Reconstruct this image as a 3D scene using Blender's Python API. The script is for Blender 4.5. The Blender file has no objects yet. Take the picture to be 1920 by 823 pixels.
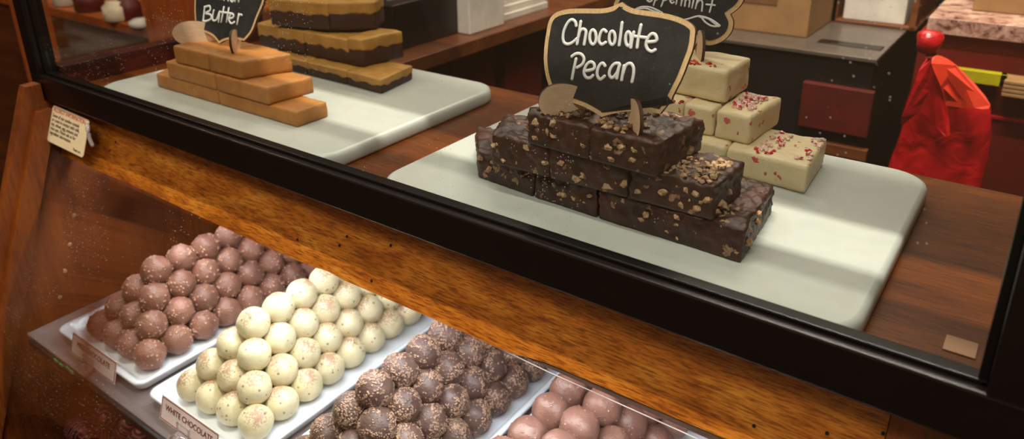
import bpy, bmesh, math, random
import numpy as np
from mathutils import Vector, Matrix, noise
C = bpy.context.scene.collection
PI = math.pi
# ------------------------------------------------------------------ camera
ROT = Matrix(((0.810081373, -0.199230044, 0.551430466),
              (0.586197247, 0.294252773, -0.754843091),
              (-0.011872522, 0.934731349, 0.355156794)))
CAM = Vector((0, -.3775, .265)); F = 1420.; PX = 960.; PY = 250.
def U(px, py, x=None, y=None, z=None):
    """the point where the sight line of a pixel meets a real plane of the place"""
    r = ROT @ Vector((px - PX, -(py - PY), -F))
    if x is not None: t = (x - CAM.x) / r.x
    elif y is not None: t = (y - CAM.y) / r.y
    else: t = (z - CAM.z) / r.z
    return CAM + r * t
cd = bpy.data.cameras.new('camera'); cam = bpy.data.objects.new('camera', cd); C.objects.link(cam)
cam.matrix_world = Matrix.Translation(CAM) @ ROT.to_4x4()
cd.sensor_width = 36; cd.lens = F / 1920 * 36; cd.shift_y = -(411.5 - PY) / 1920; cd.clip_start = .01
cd.dof.use_dof = True; cd.dof.focus_distance = .57; cd.dof.aperture_fstop = 8
bpy.context.scene.camera = cam

# ------------------------------------------------------------------ materials
def lin(c): return tuple(((v / 255) / 12.92 if v / 255 <= .04045 else ((v / 255 + .055) / 1.055) ** 2.4) for v in c) + (1,)
class NM:
    def __init__(s, name):
        s.m = bpy.data.materials.new(name); s.m.use_nodes = True; s.t = s.m.node_tree
        s.b = s.t.nodes['Principled BSDF']; s.out = s.t.nodes['Material Output']
        s.tc = s.t.nodes.new('ShaderNodeTexCoord')
    def n(s, ty, **k):
        o = s.t.nodes.new(ty)
        for a, v in k.items():
            if a in o.inputs: o.inputs[a].default_value = v
            else: setattr(o, a, v)
        return o
    def l(s, a, b): s.t.links.new(a, b)
    def mapped(s, scale=(1, 1, 1), rot=(0, 0, 0), src='Object'):
        m = s.n('ShaderNodeMapping'); m.inputs['Scale'].default_value = scale; m.inputs['Rotation'].default_value = rot
        s.l(s.tc.outputs[src], m.inputs['Vector']); return m.outputs['Vector']
    def noise(s, scale, detail=4, rough=.6, vec=None, dist=0):
        o = s.n('ShaderNodeTexNoise'); o.inputs['Scale'].default_value = scale; o.inputs['Detail'].default_value = detail
        o.inputs['Roughness'].default_value = rough; o.inputs['Distortion'].default_value = dist
        s.l(vec if vec is not None else s.tc.outputs['Object'], o.inputs['Vector']); return o.outputs['Fac']
    def voro(s, scale, vec=None, out='Distance', feature='F1', rand=1):
        o = s.n('ShaderNodeTexVoronoi'); o.feature = feature; o.inputs['Scale'].default_value = scale
        o.inputs['Randomness'].default_value = rand
        s.l(vec if vec is not None else s.tc.outputs['Object'], o.inputs['Vector']); return o.outputs[out]
    def ramp(s, fac, stops):
        r = s.n('ShaderNodeValToRGB'); e = r.color_ramp.elements
        while len(e) < len(stops): e.new(.5)
        for q, (p, c) in zip(e, stops):
            q.position = p; q.color = c if len(c) == 4 else lin(c)
        s.l(fac, r.inputs['Fac']); return r.outputs['Color']
    def mix(s, fac, a, b):
        m = s.n('ShaderNodeMix'); m.data_type = 'RGBA'
        if isinstance(fac, (int, float)): m.inputs[0].default_value = fac
        else: s.l(fac, m.inputs[0])
        for v, i in ((a, 6), (b, 7)):
            if isinstance(v, tuple): m.inputs[i].default_value = v if len(v) == 4 else lin(v)
            else: s.l(v, m.inputs[i])
        return m.outputs[2]
    def math(s, op, a, b=0.):
        m = s.n('ShaderNodeMath'); m.operation = op
        for v, i in ((a, 0), (b, 1)):
            if isinstance(v, (int, float)): m.inputs[i].default_value = v
            else: s.l(v, m.inputs[i])
        return m.outputs[0]
    def col(s, c):
        if isinstance(c, tuple): s.b.inputs['Base Color'].default_value = c if len(c) == 4 else lin(c)
        else: s.l(c, s.b.inputs['Base Color'])
    def rough(s, v, spec=.5):
        s.b.inputs['Roughness'].default_value = v; s.b.inputs['Specular IOR Level'].default_value = spec
    def bump(s, h, strength=.3, dist=.001):
        b = s.n('ShaderNodeBump'); b.inputs['Strength'].default_value = strength; b.inputs['Distance'].default_value = dist
        s.l(h, b.inputs['Height']); s.l(b.outputs[0], s.b.inputs['Normal'])
    def sss(s, w, r=(.01, .006, .003), scale=.3):
        s.b.inputs['Subsurface Weight'].default_value = w; s.b.inputs['Subsurface Radius'].default_value = r; s.b.inputs['Subsurface Scale'].default_value = scale

def plain(name, c, rough=.5, spec=.5, var=.12, sc=30):
    m = NM(name); f = m.noise(sc, 3)
    d = tuple(max(0, v * (1 - var)) for v in c); e = tuple(min(255, v * (1 + var)) for v in c)
    m.col(m.ramp(f, [(.3, d), (.7, e)])); m.rough(rough, spec); return m.m
def wood(name, dark, mid, light, scale=1., axis=0, rough=.35, contrast=1., spec=.5):
    m = NM(name)
    sc = [60 * scale] * 3; sc[axis] = 5 * scale
    sf = [560 * scale] * 3; sf[axis] = 40 * scale
    big = m.noise(1, 4, .6, m.mapped(tuple(sc)), .4)
    fine = m.noise(1, 3, .7, m.mapped(tuple(sf)))
    cloud = m.noise(9 * scale, 3, .5)
    base = m.ramp(m.math('ADD', m.math('MULTIPLY', big, .5), m.math('MULTIPLY', cloud, .5)), [(.34, dark), (.5, mid), (.66, light)])
    streak = m.ramp(fine, [(.36, tuple(int(v * .5) for v in dark)), (.52, (255, 255, 255))])
    c = m.n('ShaderNodeMix'); c.data_type = 'RGBA'; c.blend_type = 'MULTIPLY'; c.inputs[0].default_value = .55 * contrast
    m.l(base, c.inputs[6]); m.l(streak, c.inputs[7]); m.col(c.outputs[2])
    m.rough(rough, spec); m.bump(fine, .12, .0006); return m.m

M = {}
m = NM('honey stained wood'); dash = m.noise(1, 3, .65, m.mapped((85, 900, 900))); fig = m.noise(1, 3, .55, m.mapped((16, 60, 60)), .8)
base = m.ramp(fig, [(.3, (158, 88, 18)), (.5, (190, 114, 30)), (.7, (212, 142, 50))])
cdash = m.ramp(dash, [(.34, (70, 32, 6)), (.46, (200, 160, 120)), (.54, (255, 245, 230)), (.66, (255, 255, 255))])
cc = m.n('ShaderNodeMix'); cc.data_type = 'RGBA'; cc.blend_type = 'MULTIPLY'; cc.inputs[0].default_value = .7; m.l(base, cc.inputs[6]); m.l(cdash, cc.inputs[7]); m.col(cc.outputs[2]); m.rough(.38); m.bump(dash, .15, .0006); M['fascia'] = m.m
M['cherry_v'] = wood('red brown wood upright', (92, 42, 12), (122, 60, 18), (146, 78, 26), .6, 2, .4, .7)
M['shelf_wood'] = wood('reddish shelf wood', (72, 32, 5), (98, 48, 7), (122, 64, 12), .9, 0, .42, 1., .3)
M['dark_wood'] = wood('dark brown wood', (40, 18, 10), (62, 30, 16), (84, 44, 24), .5, 0, .45)
M['far_wood'] = wood('brown counter wood', (74, 38, 18), (100, 54, 26), (124, 70, 34), .3, 0, .4, .6)
M['orange_wood'] = wood('orange wood', (128, 58, 20), (158, 76, 28), (180, 96, 40), .3, 2, .45, .5)
M['black'] = plain('black brown lacquer', (17, 10, 8), .3, .35, .15, 60)
M['bead'] = plain('black glazing bead', (10, 8, 7), .3, .3, .1, 60)
M['pin'] = plain('pin socket', (176, 130, 92), .5)
M['hole'] = plain('dark hole', (12, 7, 5), .8)
m = NM('grey brown trim'); f = m.noise(1, 3, .6, m.mapped((30, 300, 300))); m.col(m.ramp(f, [(.3, (96, 74, 66)), (.7, (140, 116, 104))])); m.rough(.4); M['lip'] = m.m
m = NM('cream marble board'); f = m.noise(14, 5, .6, None, 1.2); g = m.noise(60, 3)
m.col(m.mix(m.math('MULTIPLY', g, .25), m.ramp(f, [(.3, (186, 192, 184)), (.6, (198, 203, 197)), (.75, (192, 194, 182))]), (176, 172, 150))); m.rough(.28, .5); m.sss(.25, (.02, .018, .014), .4); M['board'] = m.m
m = NM('white glazed porcelain'); m.col((226, 230, 236)); m.rough(.15, .6); m.b.inputs['Coat Weight'].default_value = .3
m.bump(m.noise(25, 2), .03, .002); M['porcelain'] = m.m

def choc(name, dark, light, chips=None, rough=.42):
    m = NM(name)
    a = m.noise(38, 5, .65, None, .6); fine = m.noise(420, 4, .7)
    base = m.ramp(a, [(.32, dark), (.68, light)])
    h = m.math('ADD', m.math('MULTIPLY', a, .7), m.math('MULTIPLY', fine, .25))
    if chips:
        vec = m.n('ShaderNodeMix'); vec.data_type = 'RGBA'; vec.inputs[0].default_value = .012
        nz = m.n('ShaderNodeTexNoise'); nz.inputs['Scale'].default_value = 160; m.l(m.tc.outputs['Object'], nz.inputs['Vector'])
        m.l(m.tc.outputs['Object'], vec.inputs[6]); m.l(nz.outputs['Color'], vec.inputs[7])
        v = m.voro(95, vec.outputs[2]); keep = m.voro(95, vec.outputs[2], 'Color')
        sep = m.n('ShaderNodeSeparateColor'); m.l(keep, sep.inputs[0])
        patch = m.noise(30, 2, .5)
        sel = m.math('GREATER_THAN', m.math('ADD', sep.outputs[0], m.math('MULTIPLY', patch, .9)), chips[2])
        inside = m.math('LESS_THAN', m.math('ADD', v, m.math('MULTIPLY', fine, .25)), chips[3])
        k = m.math('MULTIPLY', sel, inside)
        cc = m.ramp(m.noise(260, 3), [(.3, chips[0]), (.7, chips[1])])
        base = m.mix(k, base, cc); h = m.math('ADD', h, m.math('MULTIPLY', k, .5))
    m.col(base); m.rough(rough, .45); m.bump(h, .8, .0022); m.sss(.08, (.006, .003, .002), .2)
    return m
M['pecan_fudge'] = choc('chocolate pecan fudge', (40, 20, 14), (76, 44, 33), ((104, 70, 50), (176, 140, 108), 1.10, .40), .38).m
M['peanut_fudge'] = choc('peanut butter fudge', (168, 108, 50), (188, 128, 64), None, .5).m
M['tan_layer'] = choc('peanut butter layer', (160, 112, 44), (190, 142, 68), None, .45).m
M['dark_layer'] = choc('dark fudge layer', (50, 26, 18), (66, 36, 26), None, .5).m
M['peppermint_fudge'] = choc('white peppermint fudge', (212, 192, 144), (226, 208, 168), ((180, 44, 44), (210, 120, 110), 1.24, .34), .45).m
m = NM('pecan pieces'); f = m.noise(300, 4); m.col(m.ramp(f, [(.3, (120, 82, 52)), (.5, (172, 136, 98)), (.72, (204, 178, 142))])); m.rough(.55); m.bump(f, .5, .001); M['pecan'] = m.m
m = NM('dark pecan pieces'); f = m.noise(200, 4); m.col(m.ramp(f, [(.3, (50, 26, 18)), (.7, (112, 70, 46))])); m.rough(.5); M['pecan_dark'] = m.m
m = NM('peppermint candy bits'); f = m.noise(140, 2); m.col(m.ramp(f, [(.44, (226, 190, 178)), (.53, (232, 206, 196)), (.58, (196, 30, 36))])); m.rough(.3); m.sss(.2); M['mint'] = m.m
m = NM('red candy bits'); m.col((186, 26, 30)); m.rough(.35); M['mint_red'] = m.m
# truffles
def truffle_mat(name, dark, light, crumb, rough=.42, bs=.5, k0=.25):
    m = NM(name); oi = m.n('ShaderNodeObjectInfo'); at = m.n('ShaderNodeAttribute'); at.attribute_name = 'crumb'
    a = m.noise(60, 3, .6); fine = m.noise(600, 3, .6)
    bri = m.n('ShaderNodeHueSaturation'); m.l(m.ramp(a, [(.3, dark), (.7, light)]), bri.inputs['Color'])
    m.l(m.math('ADD', m.math('MULTIPLY', oi.outputs['Random'], .3), .85), bri.inputs['Value'])
    mr = m.n('ShaderNodeMapRange'); mr.inputs[1].default_value = k0; mr.inputs[2].default_value = .8; m.l(at.outputs['Fac'], mr.inputs[0])
    m.col(m.mix(m.math('MULTIPLY', mr.outputs[0], .8), bri.outputs[0], crumb)); m.rough(rough, .45)
    m.bump(m.math('ADD', fine, m.math('MULTIPLY', a, .5)), bs, .0006); return m.m
M['milk'] = truffle_mat('milk chocolate with hazelnut crumbs', (116, 76, 62), (142, 98, 82), (212, 168, 140), .42, .5, .15)
M['dark_t'] = truffle_mat('dark chocolate with toffee crumbs', (74, 52, 46), (100, 76, 68), (180, 142, 114), .4, .5, .2)
M['smooth_t'] = truffle_mat('smooth milk chocolate', (118, 82, 70), (142, 102, 88), (204, 172, 152), .34)
m = NM('white chocolate dusted with cocoa specks'); m.sss(.15, (.008, .006, .003), .3)
oi = m.n('ShaderNodeObjectInfo'); va = m.n('ShaderNodeVectorMath'); va.operation = 'ADD'; m.l(m.tc.outputs['Object'], va.inputs[0]); m.l(oi.outputs['Random'], va.inputs[1])
fine = m.noise(520, 3, .6, va.outputs[0]); blot = m.noise(90, 3, .6, va.outputs[0])
spots = m.voro(150, va.outputs[0]); sc_ = m.voro(150, va.outputs[0], 'Color'); sp = m.n('ShaderNodeSeparateColor'); m.l(sc_, sp.inputs[0])
xyz = m.n('ShaderNodeSeparateXYZ'); m.l(m.tc.outputs['Object'], xyz.inputs[0])
top = m.n('ShaderNodeMapRange'); top.inputs[1].default_value = .006; top.inputs[2].default_value = .0165; m.l(xyz.outputs[2], top.inputs[0])
dust = m.math('MULTIPLY', m.math('GREATER_THAN', m.math('ADD', m.math('ADD', m.math('MULTIPLY', fine, .9), m.math('MULTIPLY', blot, .5)), m.math('MULTIPLY', top.outputs[0], .24)), .885), top.outputs[0])
sk = m.math('MULTIPLY', m.math('LESS_THAN', spots, .19), m.math('GREATER_THAN', sp.outputs[0], .45))
base = m.ramp(blot, [(.3, (204, 190, 150)), (.7, (222, 211, 176))])
c1 = m.mix(m.math('MULTIPLY', dust, .8), base, (158, 106, 80)); m.col(m.mix(m.math('MULTIPLY', sk, .7), c1, (112, 82, 58))); m.rough(.36); m.bump(fine, .15, .0005); M['white_t'] = m.m
m = NM('dark chocolate with pink icing stripes'); w = m.n('ShaderNodeTexWave'); w.inputs['Scale'].default_value = 75; w.inputs['Distortion'].default_value = 1.5; w.bands_direction = 'X'
m.l(m.tc.outputs['Object'], w.inputs['Vector']); m.col(m.ramp(w.outputs['Fac'], [(.62, (60, 34, 28)), (.72, (210, 104, 108))])); m.rough(.3); M['striped'] = m.m
# signs
m = NM('pale birch ply'); f = m.noise(1, 3, .6, m.mapped((900, 900, 160))); m.col(m.ramp(f, [(.3, (196, 158, 112)), (.7, (224, 190, 144))])); m.rough(.6, .3); M['birch'] = m.m
m = NM('brightened birch foot'); f = m.noise(1, 3, .6, m.mapped((160, 160, 900))); m.col(m.ramp(f, [(.3, (214, 178, 144)), (.7, (232, 200, 166))])); m.rough(.6, .3); M['birch_foot_bright'] = m.m  # birch lightened to make up for the shade on the feet
M['burnt'] = plain('laser burnt ply edge', (70, 46, 30), .7, .3)
m = NM('chalkboard'); f = m.noise(45, 5, .7); g = m.noise(900, 2); m.col(m.mix(m.math('MULTIPLY', m.math('GREATER_THAN', g, .68), .3), m.ramp(f, [(.3, (26, 27, 28)), (.72, (48, 49, 49))]), (130, 130, 128))); m.rough(.75, .25); M['chalk'] = m.m
M['paint'] = plain('white chalk paint', (226, 226, 224), .6, .3, .04)
M['paper'] = plain('white paper', (206, 196, 184), .7, .2, .06)
M['cream_paper'] = plain('cream sticker', (216, 196, 158), .5, .3, .04)
M['pink_card'] = plain('pale rose card', (242, 222, 219), .4, .4, .03)
M['maroon'] = plain('maroon ink', (120, 30, 34), .5, .3, .05)
M['red_ink'] = plain('red ink', (180, 60, 44), .6, .3, .05)
M['ink'] = plain('dark ink', (66, 52, 44), .6, .3, .05)
M['brown_label'] = plain('brown label', (158, 120, 94), .6, .3, .05)
M['green'] = plain('green marks', (34, 150, 84), .4, .4, .05)
m = NM('glossy red plastic'); m.col(m.ramp(m.noise(9, 3), [(.3, (150, 8, 16)), (.7, (184, 18, 24))])); m.rough(.3, .5); m.bump(m.noise(22, 3, .5, None, 1.), .5, .01); M['red_bag'] = m.m
M['orange_flap'] = plain('orange red plastic', (206, 56, 32), .35, .5, .08)
M['yellow'] = plain('yellow plastic', (160, 150, 16), .4, .4, .1)
M['kraft'] = plain('kraft cardboard', (150, 112, 74), .8, .2, .06)
M['kraft_dark'] = plain('brown tape', (112, 78, 48), .6, .2, .06)
M['machine'] = plain('black plastic', (22, 19, 18), .35, .5, .2)
M['steel_grey'] = plain('grey brown metal top', (84, 74, 66), .3, .5, .08)
M['red_box'] = plain('dark red box', (84, 20, 15), .5, .4, .15)
M['deep_red'] = plain('deep red cabinet', (96, 18, 10), .5, .4, .15, 6)
M['blue_glint'] = plain('blue grey painted glint', (74, 84, 98), .3, .5)  # colour of the glint painted on the black register
m = NM('speckled granite'); v = m.noise(45, 6, .75, None, .5); m.col(m.ramp(v, [(.38, (90, 50, 44)), (.48, (170, 128, 112)), (.62, (206, 172, 152))])); m.rough(.3); M['granite'] = m.m
M['wall'] = plain('brown painted wall', (60, 36, 24), .8, .2, .1, 3)
M['ceil'] = plain('cream ceiling', (190, 170, 140), .8, .2, .05, 3)
M['floor'] = wood('brown floor', (52, 34, 20), (76, 50, 28), (92, 62, 36), .1, 0, .5, .5)
M['skin_jar'] = plain('cream jar label', (206, 186, 160), .5)

def glass_mat(name, tint=(.97, .98, .97, 1), dust=0., refl=1., painted_sheen=0.):
    m = NM(name); t = m.t; t.nodes.remove(m.b)
    tr = m.n('ShaderNodeBsdfTransparent'); tr.inputs['Color'].default_value = tint
    gl = m.n('ShaderNodeBsdfGlossy'); gl.inputs['Roughness'].default_value = .01
    ge = m.n('ShaderNodeNewGeometry'); dt = m.n('ShaderNodeVectorMath'); dt.operation = 'DOT_PRODUCT'; m.l(ge.outputs['Normal'], dt.inputs[0]); m.l(ge.outputs['Incoming'], dt.inputs[1])
    fres = m.math('ADD', m.math('MULTIPLY', m.math('POWER', m.math('SUBTRACT', 1., m.math('MINIMUM', m.math('ABSOLUTE', dt.outputs['Value']), 1.)), 5.), .9), .035)
    mx = m.n('ShaderNodeMixShader'); m.l(m.math('MULTIPLY', fres, refl), mx.inputs[0]); m.l(tr.outputs[0], mx.inputs[1]); m.l(gl.outputs[0], mx.inputs[2])
    last = mx.outputs[0]
    if dust:
        v = m.voro(520); vc = m.voro(520, None, 'Color'); sp = m.n('ShaderNodeSeparateColor'); m.l(vc, sp.inputs[0])
        patch = m.noise(11, 3, .6)
        k = m.math('MULTIPLY', m.math('LESS_THAN', v, m.math('MULTIPLY', sp.outputs[1], .26)), m.math('GREATER_THAN', m.math('ADD', m.math('MULTIPLY', sp.outputs[0], .3), patch), dust))
        di = m.n('ShaderNodeBsdfDiffuse'); di.inputs['Color'].default_value = (.8, .8, .78, 1)
        tl = m.n('ShaderNodeBsdfTranslucent'); tl.inputs['Color'].default_value = (.8, .8, .78, 1)
        ad = m.n('ShaderNodeMixShader'); ad.inputs[0].default_value = .5; m.l(di.outputs[0], ad.inputs[1]); m.l(tl.outputs[0], ad.inputs[2])
        m2 = m.n('ShaderNodeMixShader'); m.l(m.math('MULTIPLY', k, .75), m2.inputs[0]); m.l(last, m2.inputs[1]); m.l(ad.outputs[0], m2.inputs[2]); last = m2.outputs[0]
    if painted_sheen:  # pale diffuse share painted in for reflections and highlights
        di = m.n('ShaderNodeBsdfDiffuse'); di.inputs['Color'].default_value = (.62, .52, .52, 1); m2 = m.n('ShaderNodeMixShader'); m2.inputs[0].default_value = painted_sheen
        m.l(last, m2.inputs[1]); m.l(di.outputs[0], m2.inputs[2]); last = m2.outputs[0]
    m.l(last, m.out.inputs['Surface']); return m.m
M['glass'] = glass_mat('clear display glass', dust=.84)
M['glass2'] = glass_mat('clear curved display glass', dust=.80)
M['acrylic'] = glass_mat('clear acrylic shelf', (.82, .80, .80, 1), 0, 3., .22)  # pinkish diffuse mix stands in for the reflection on the shelf
M['clip'] = glass_mat('clear moulded plastic', (.86, .82, .84, 1), 0, 3.5, .3)  # diffuse mix stands in for highlights on the plastic

# ------------------------------------------------------------------ helpers
def obj(name, bm, mat, parent=None, smooth=False, loc=None):
    me = bpy.data.meshes.new(name); bm.normal_update(); bm.to_mesh(me); bm.free()
    if mat:
        for q in (mat if isinstance(mat, (list, tuple)) else [mat]): me.materials.append(q)
    if smooth:
        for p in me.polygons: p.use_smooth = True
    o = bpy.data.objects.new(name, me); C.objects.link(o)
    if loc is not None: o.location = loc
    if parent is not None: o.parent = parent
    return o
def tag(o, label, cat, group=None, kind=None):
    o['label'] = label
    if cat: o['category'] = cat
    if group: o['group'] = group
    if kind: o['kind'] = kind
    return o
def empty(name, loc, label, cat, group=None):
    o = bpy.data.objects.new(name, None); o.empty_display_size = .01; C.objects.link(o); o.location = loc
    return tag(o, label, cat, group)
def struct(name, bm, mat):
    o = obj(name, bm, mat); o['kind'] = 'structure'; o['label'] = name.replace('_', ' '); return o
def box(bm, a, b, bev=0, seg=2, mi=0):
    a = Vector(a); b = Vector(b); c = (a + b) / 2; s = b - a
    r = bmesh.ops.create_cube(bm, size=1, matrix=Matrix.Translation(c) @ Matrix.Diagonal((abs(s.x), abs(s.y), abs(s.z), 1)))
    vs = r['verts']
    fs = {f for v in vs for f in v.link_faces}
    for f in fs: f.material_index = mi
    if bev:
        es = list({e for v in vs for e in v.link_edges})
        bmesh.ops.bevel(bm, geom=es, offset=bev, segments=seg, affect='EDGES', profile=.5)
    return bm
def B(a, b, bev=0, seg=2): return box(bmesh.new(), a, b, bev, seg)
def prism(bm, pts, d, mi=0):
    """closed polygon of points extruded by vector d"""
    v0 = [bm.verts.new(p) for p in pts]; v1 = [bm.verts.new(Vector(p) + d) for p in pts]
    n = len(pts)
    f = bm.faces.new(v0); f.material_index = mi
    f = bm.faces.new(v1[::-1]); f.material_index = mi
    for i in range(n):
        f = bm.faces.new((v0[i], v1[i], v1[(i + 1) % n], v0[(i + 1) % n])); f.material_index = mi
    bmesh.ops.recalc_face_normals(bm, faces=bm.faces[:]); return bm
def tube(bm, pts, r, seg=8, flat=None):
    """round stroke along points"""
    pts = [Vector(p) for p in pts]; rings = []
    for i, p in enumerate(pts):
        t = (pts[min(i + 1, len(pts) - 1)] - pts[max(i - 1, 0)]).normalized()
        a = t.cross(Vector((0, 0, 1)) if abs(t.z) < .9 else Vector((0, 1, 0)))
        if flat is not None: a = t.cross(flat)
        a.normalize(); b = t.cross(a).normalized()
        kb = .45 if flat is not None else 1
        rings.append([bm.verts.new(p + a * r * math.cos(2 * PI * k / seg) + b * r * kb * math.sin(2 * PI * k / seg)) for k in range(seg)])
    for i in range(len(rings) - 1):
        for k in range(seg): bm.faces.new((rings[i][k], rings[i][(k + 1) % seg], rings[i + 1][(k + 1) % seg], rings[i + 1][k]))
    for rr, p, s in ((rings[0], pts[0], 0), (rings[-1], pts[-1], 1)):
        q = pts[1] if s == 0 else pts[-2]
        t = (p - q).normalized(); c = bm.verts.new(p + t * r * .8)
        for k in range(seg): bm.faces.new((rr[k], rr[(k + 1) % seg], c))
    bmesh.ops.recalc_face_normals(bm, faces=bm.faces[:])
    return bm
def spline(pts, n=6, closed=False):
    pts = [Vector(p) for p in pts]; out = []; N = len(pts)
    if N < 3 and not closed: return pts
    rng = range(N) if closed else range(N - 1)
    for i in rng:
        if closed: p0, p1, p2, p3 = pts[i - 1], pts[i], pts[(i + 1) % N], pts[(i + 2) % N]
        else: p0, p1, p2, p3 = pts[max(i - 1, 0)], pts[i], pts[i + 1], pts[min(i + 2, N - 1)]
        for k in range(n):
            t = k / n
            out.append(.5 * ((2 * p1) + (p2 - p0) * t + (2 * p0 - 5 * p1 + 4 * p2 - p3) * t * t + (3 * p1 - p0 - 3 * p2 + p3) * t ** 3))
    if not closed: out.append(pts[-1])
    return out

# ------------------------------------------------------------------ the room
struct('floor', B((-3.6, -2, -1.05), (1.6, 2.6, -1.0)), M['floor'])
struct('ceiling', B((-3.6, -2, 1.7), (1.6, 2.6, 1.75)), M['ceil'])
struct('wall_back', B((-3.6, 2.6, -1.05), (1.6, 2.65, 1.75)), M['wall'])
struct('wall_front', B((-3.6, -2.05, -1.05), (1.6, -2, 1.75)), M['ceil'])
struct('wall_left', B((-3.65, -2, -1.05), (-3.6, 2.6, 1.75)), M['wall'])
struct('wall_right', B((1.6, -2, -1.05), (1.65, 2.6, 1.75)), M['wall'])

# ------------------------------------------------------------------ the display case
XL, XR, YB = -.951, .10, .300
case = empty('display_case', (-.43, .1, -1.0), 'wooden candy display case with black framed glass front above and curved glass below', 'display case')
def cp(name, bm, mat, smooth=False, label=None, parent=None):
    """a part of the case; its mesh is written in room coordinates"""
    p = parent or case
    o = obj(name, bm, mat, p, smooth)
    o.location = -case.location if p is case else (0, 0, 0)
    if label: o['label'] = label
    return o
# shelf floor
cp('shelf_floor', B((XL, .002, -.020), (XR, YB, 0), .0015), M['shelf_wood'], label='reddish brown wooden shelf under the marble boards')
# front rail, posts, bead
bm = bmesh.new(); box(bm, (-.978, -.012, -.0115), (XR + .1, .004, .0195), .0018)
cp('front_rail', bm, M['black'], label='glossy black brown lower rail of the glass front')
bm = bmesh.new(); box(bm, (-.950, -.006, .0185), (.007, .0035, .0225), .001); box(bm, (.004, -.006, .0215), (.009, .0035, .44), .001); box(bm, (-.955, -.006, .0215), (-.950, .0035, .44), .001)
cp('glazing_bead', bm, M['bead'])
cp('corner_post', B((-.978, -.012, .018), (-.953, .010, .45), .0015), M['black'])
cp('corner_post', B((.0085, -.012, .018), (.085, .010, .45), .0015), M['black'])
cp('top_rail', B((-.978, -.012, .415), (.085, .002, .45), .001), M['black'])
cp('side_rail', B((XL - .02, .010, -.002), (XL + .004, YB, .026), .001), wood('dark red side wood', (52, 16, 10), (70, 24, 14), (90, 34, 20), .5, 1, .35), label='dark red brown rail under the left side glass')
cp('back_post', B((XL - .02, YB - .02, .026), (XL + .004, YB, .45), .001), M['dark_wood'])
cp('case_top', B((XL - .02, .052, .430), (.085, YB, .455), .001), M['dark_wood'])
cp('glass_pane', B((XL + .002, -.0015, .019), (.0085, .0015, .416)), M['glass'], label='flat dusty front glass of the upper compartment')
cp('glass_pane', B((XL - .006, .010, .026), (XL - .002, YB - .02, .43)), M['glass'], label='flat left side glass')
# fascia (slanted), wavy lower edge
def YF(z): return .02 + .375 * z
def slant(x, z, off=0): return Vector((x, YF(z) - off, z - off * .375))
bm = bmesh.new(); xs = [(-.95 + i * (.92) / 90) for i in range(91)]
def zlow(x):
    q = min(1, max(0, (x + .285) / .05)); q = q * q * (3 - 2 * q)
    w = -.0805 + .0008 * math.sin(x * 14) + .0048 * q + max(0, x + .25) * .016 + .0016 * math.exp(-((x + .47) / .014) ** 2)
    return w
top0 = [slant(x, -.010) for x in xs]; bot0 = [slant(x, zlow(x)) for x in xs]; dv = Vector((0, .016, -.006))
vt = [bm.verts.new(p) for p in top0]; vb = [bm.verts.new(p) for p in bot0]; vt2 = [bm.verts.new(p + dv) for p in top0]; vb2 = [bm.verts.new(p + dv) for p in bot0]
for i in range(90):
    bm.faces.new((vt[i], vt[i + 1], vb[i + 1], vb[i])); bm.faces.new((vt2[i], vb2[i], vb2[i + 1], vt2[i + 1])); bm.faces.new((vb[i], vb[i + 1], vb2[i + 1], vb2[i])); bm.faces.new((vt[i], vt2[i], vt2[i + 1], vt[i + 1]))
bm.faces.new((vt[0], vb[0], vb2[0], vt2[0])); bm.faces.new((vt[-1], vt2[-1], vb2[-1], vb[-1])); bmesh.ops.recalc_face_normals(bm, faces=bm.faces[:])
fascia = cp('fascia_board', bm, M['fascia'], label='orange brown slanted wooden board under the black rail')
bm = bmesh.new(); prism(bm, [slant(-.0295, -.010), slant(-.0295, -.60), slant(-.0295, -.60) + Vector((0, .03, 0)), slant(-.0295, -.010) + Vector((0, .02, 0))], Vector((.13, 0, 0)))
cp('end_stile', bm, M['cherry_v'], label='reddish upright board right of the slanted board')
NF = Vector((0, -1, .375)).normalized()
for (px, py) in ((558, 449), (637, 460), (651, 443), (733, 460), (697, 526), (1414, 798), (1551, 812), (1656, 812), (184, 268), (206, 283), (217, 266)):
    r = ROT @ Vector((px - PX, -(py - PY), -F)); t = (.02 + .375 * CAM.z - CAM.y) / (r.y - .375 * r.z); p = CAM + r * t
    bm = bmesh.new(); R_ = NF.to_track_quat('Z', 'Y').to_matrix().to_4x4()
    bmesh.ops.create_cone(bm, cap_ends=True, segments=14, radius1=.0011 if px > 300 else .0013, radius2=.0011, depth=.0008, matrix=Matrix.Translation(p + NF * .0003) @ R_)
    cp('screw_hole', bm, M['hole'], parent=fascia)
# lower lip
bm = bmesh.new(); prism(bm, [slant(-.290, -.0795, -.003), slant(-.24, -.070, -.003), slant(-.0295, -.066, -.003), slant(-.0295, -.0815, -.003), slant(-.24, -.0812, -.003)], Vector((0, .004, 0)))
cp('glass_channel', bm, M['lip'], label='grey brown strip holding the lower glass')
bm = bmesh.new(); tube(bm, [slant(-.30, -.0803, -.001), slant(-.24, -.0818, -.001), slant(-.03, -.0822, -.001)], .0004); cp('edge_highlight', bm, plain('painted edge highlight', (205, 200, 200), .15), True, label='painted highlight along the top edge of the lower glass')  # pale tube standing in for the highlight on the glass edge
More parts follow.
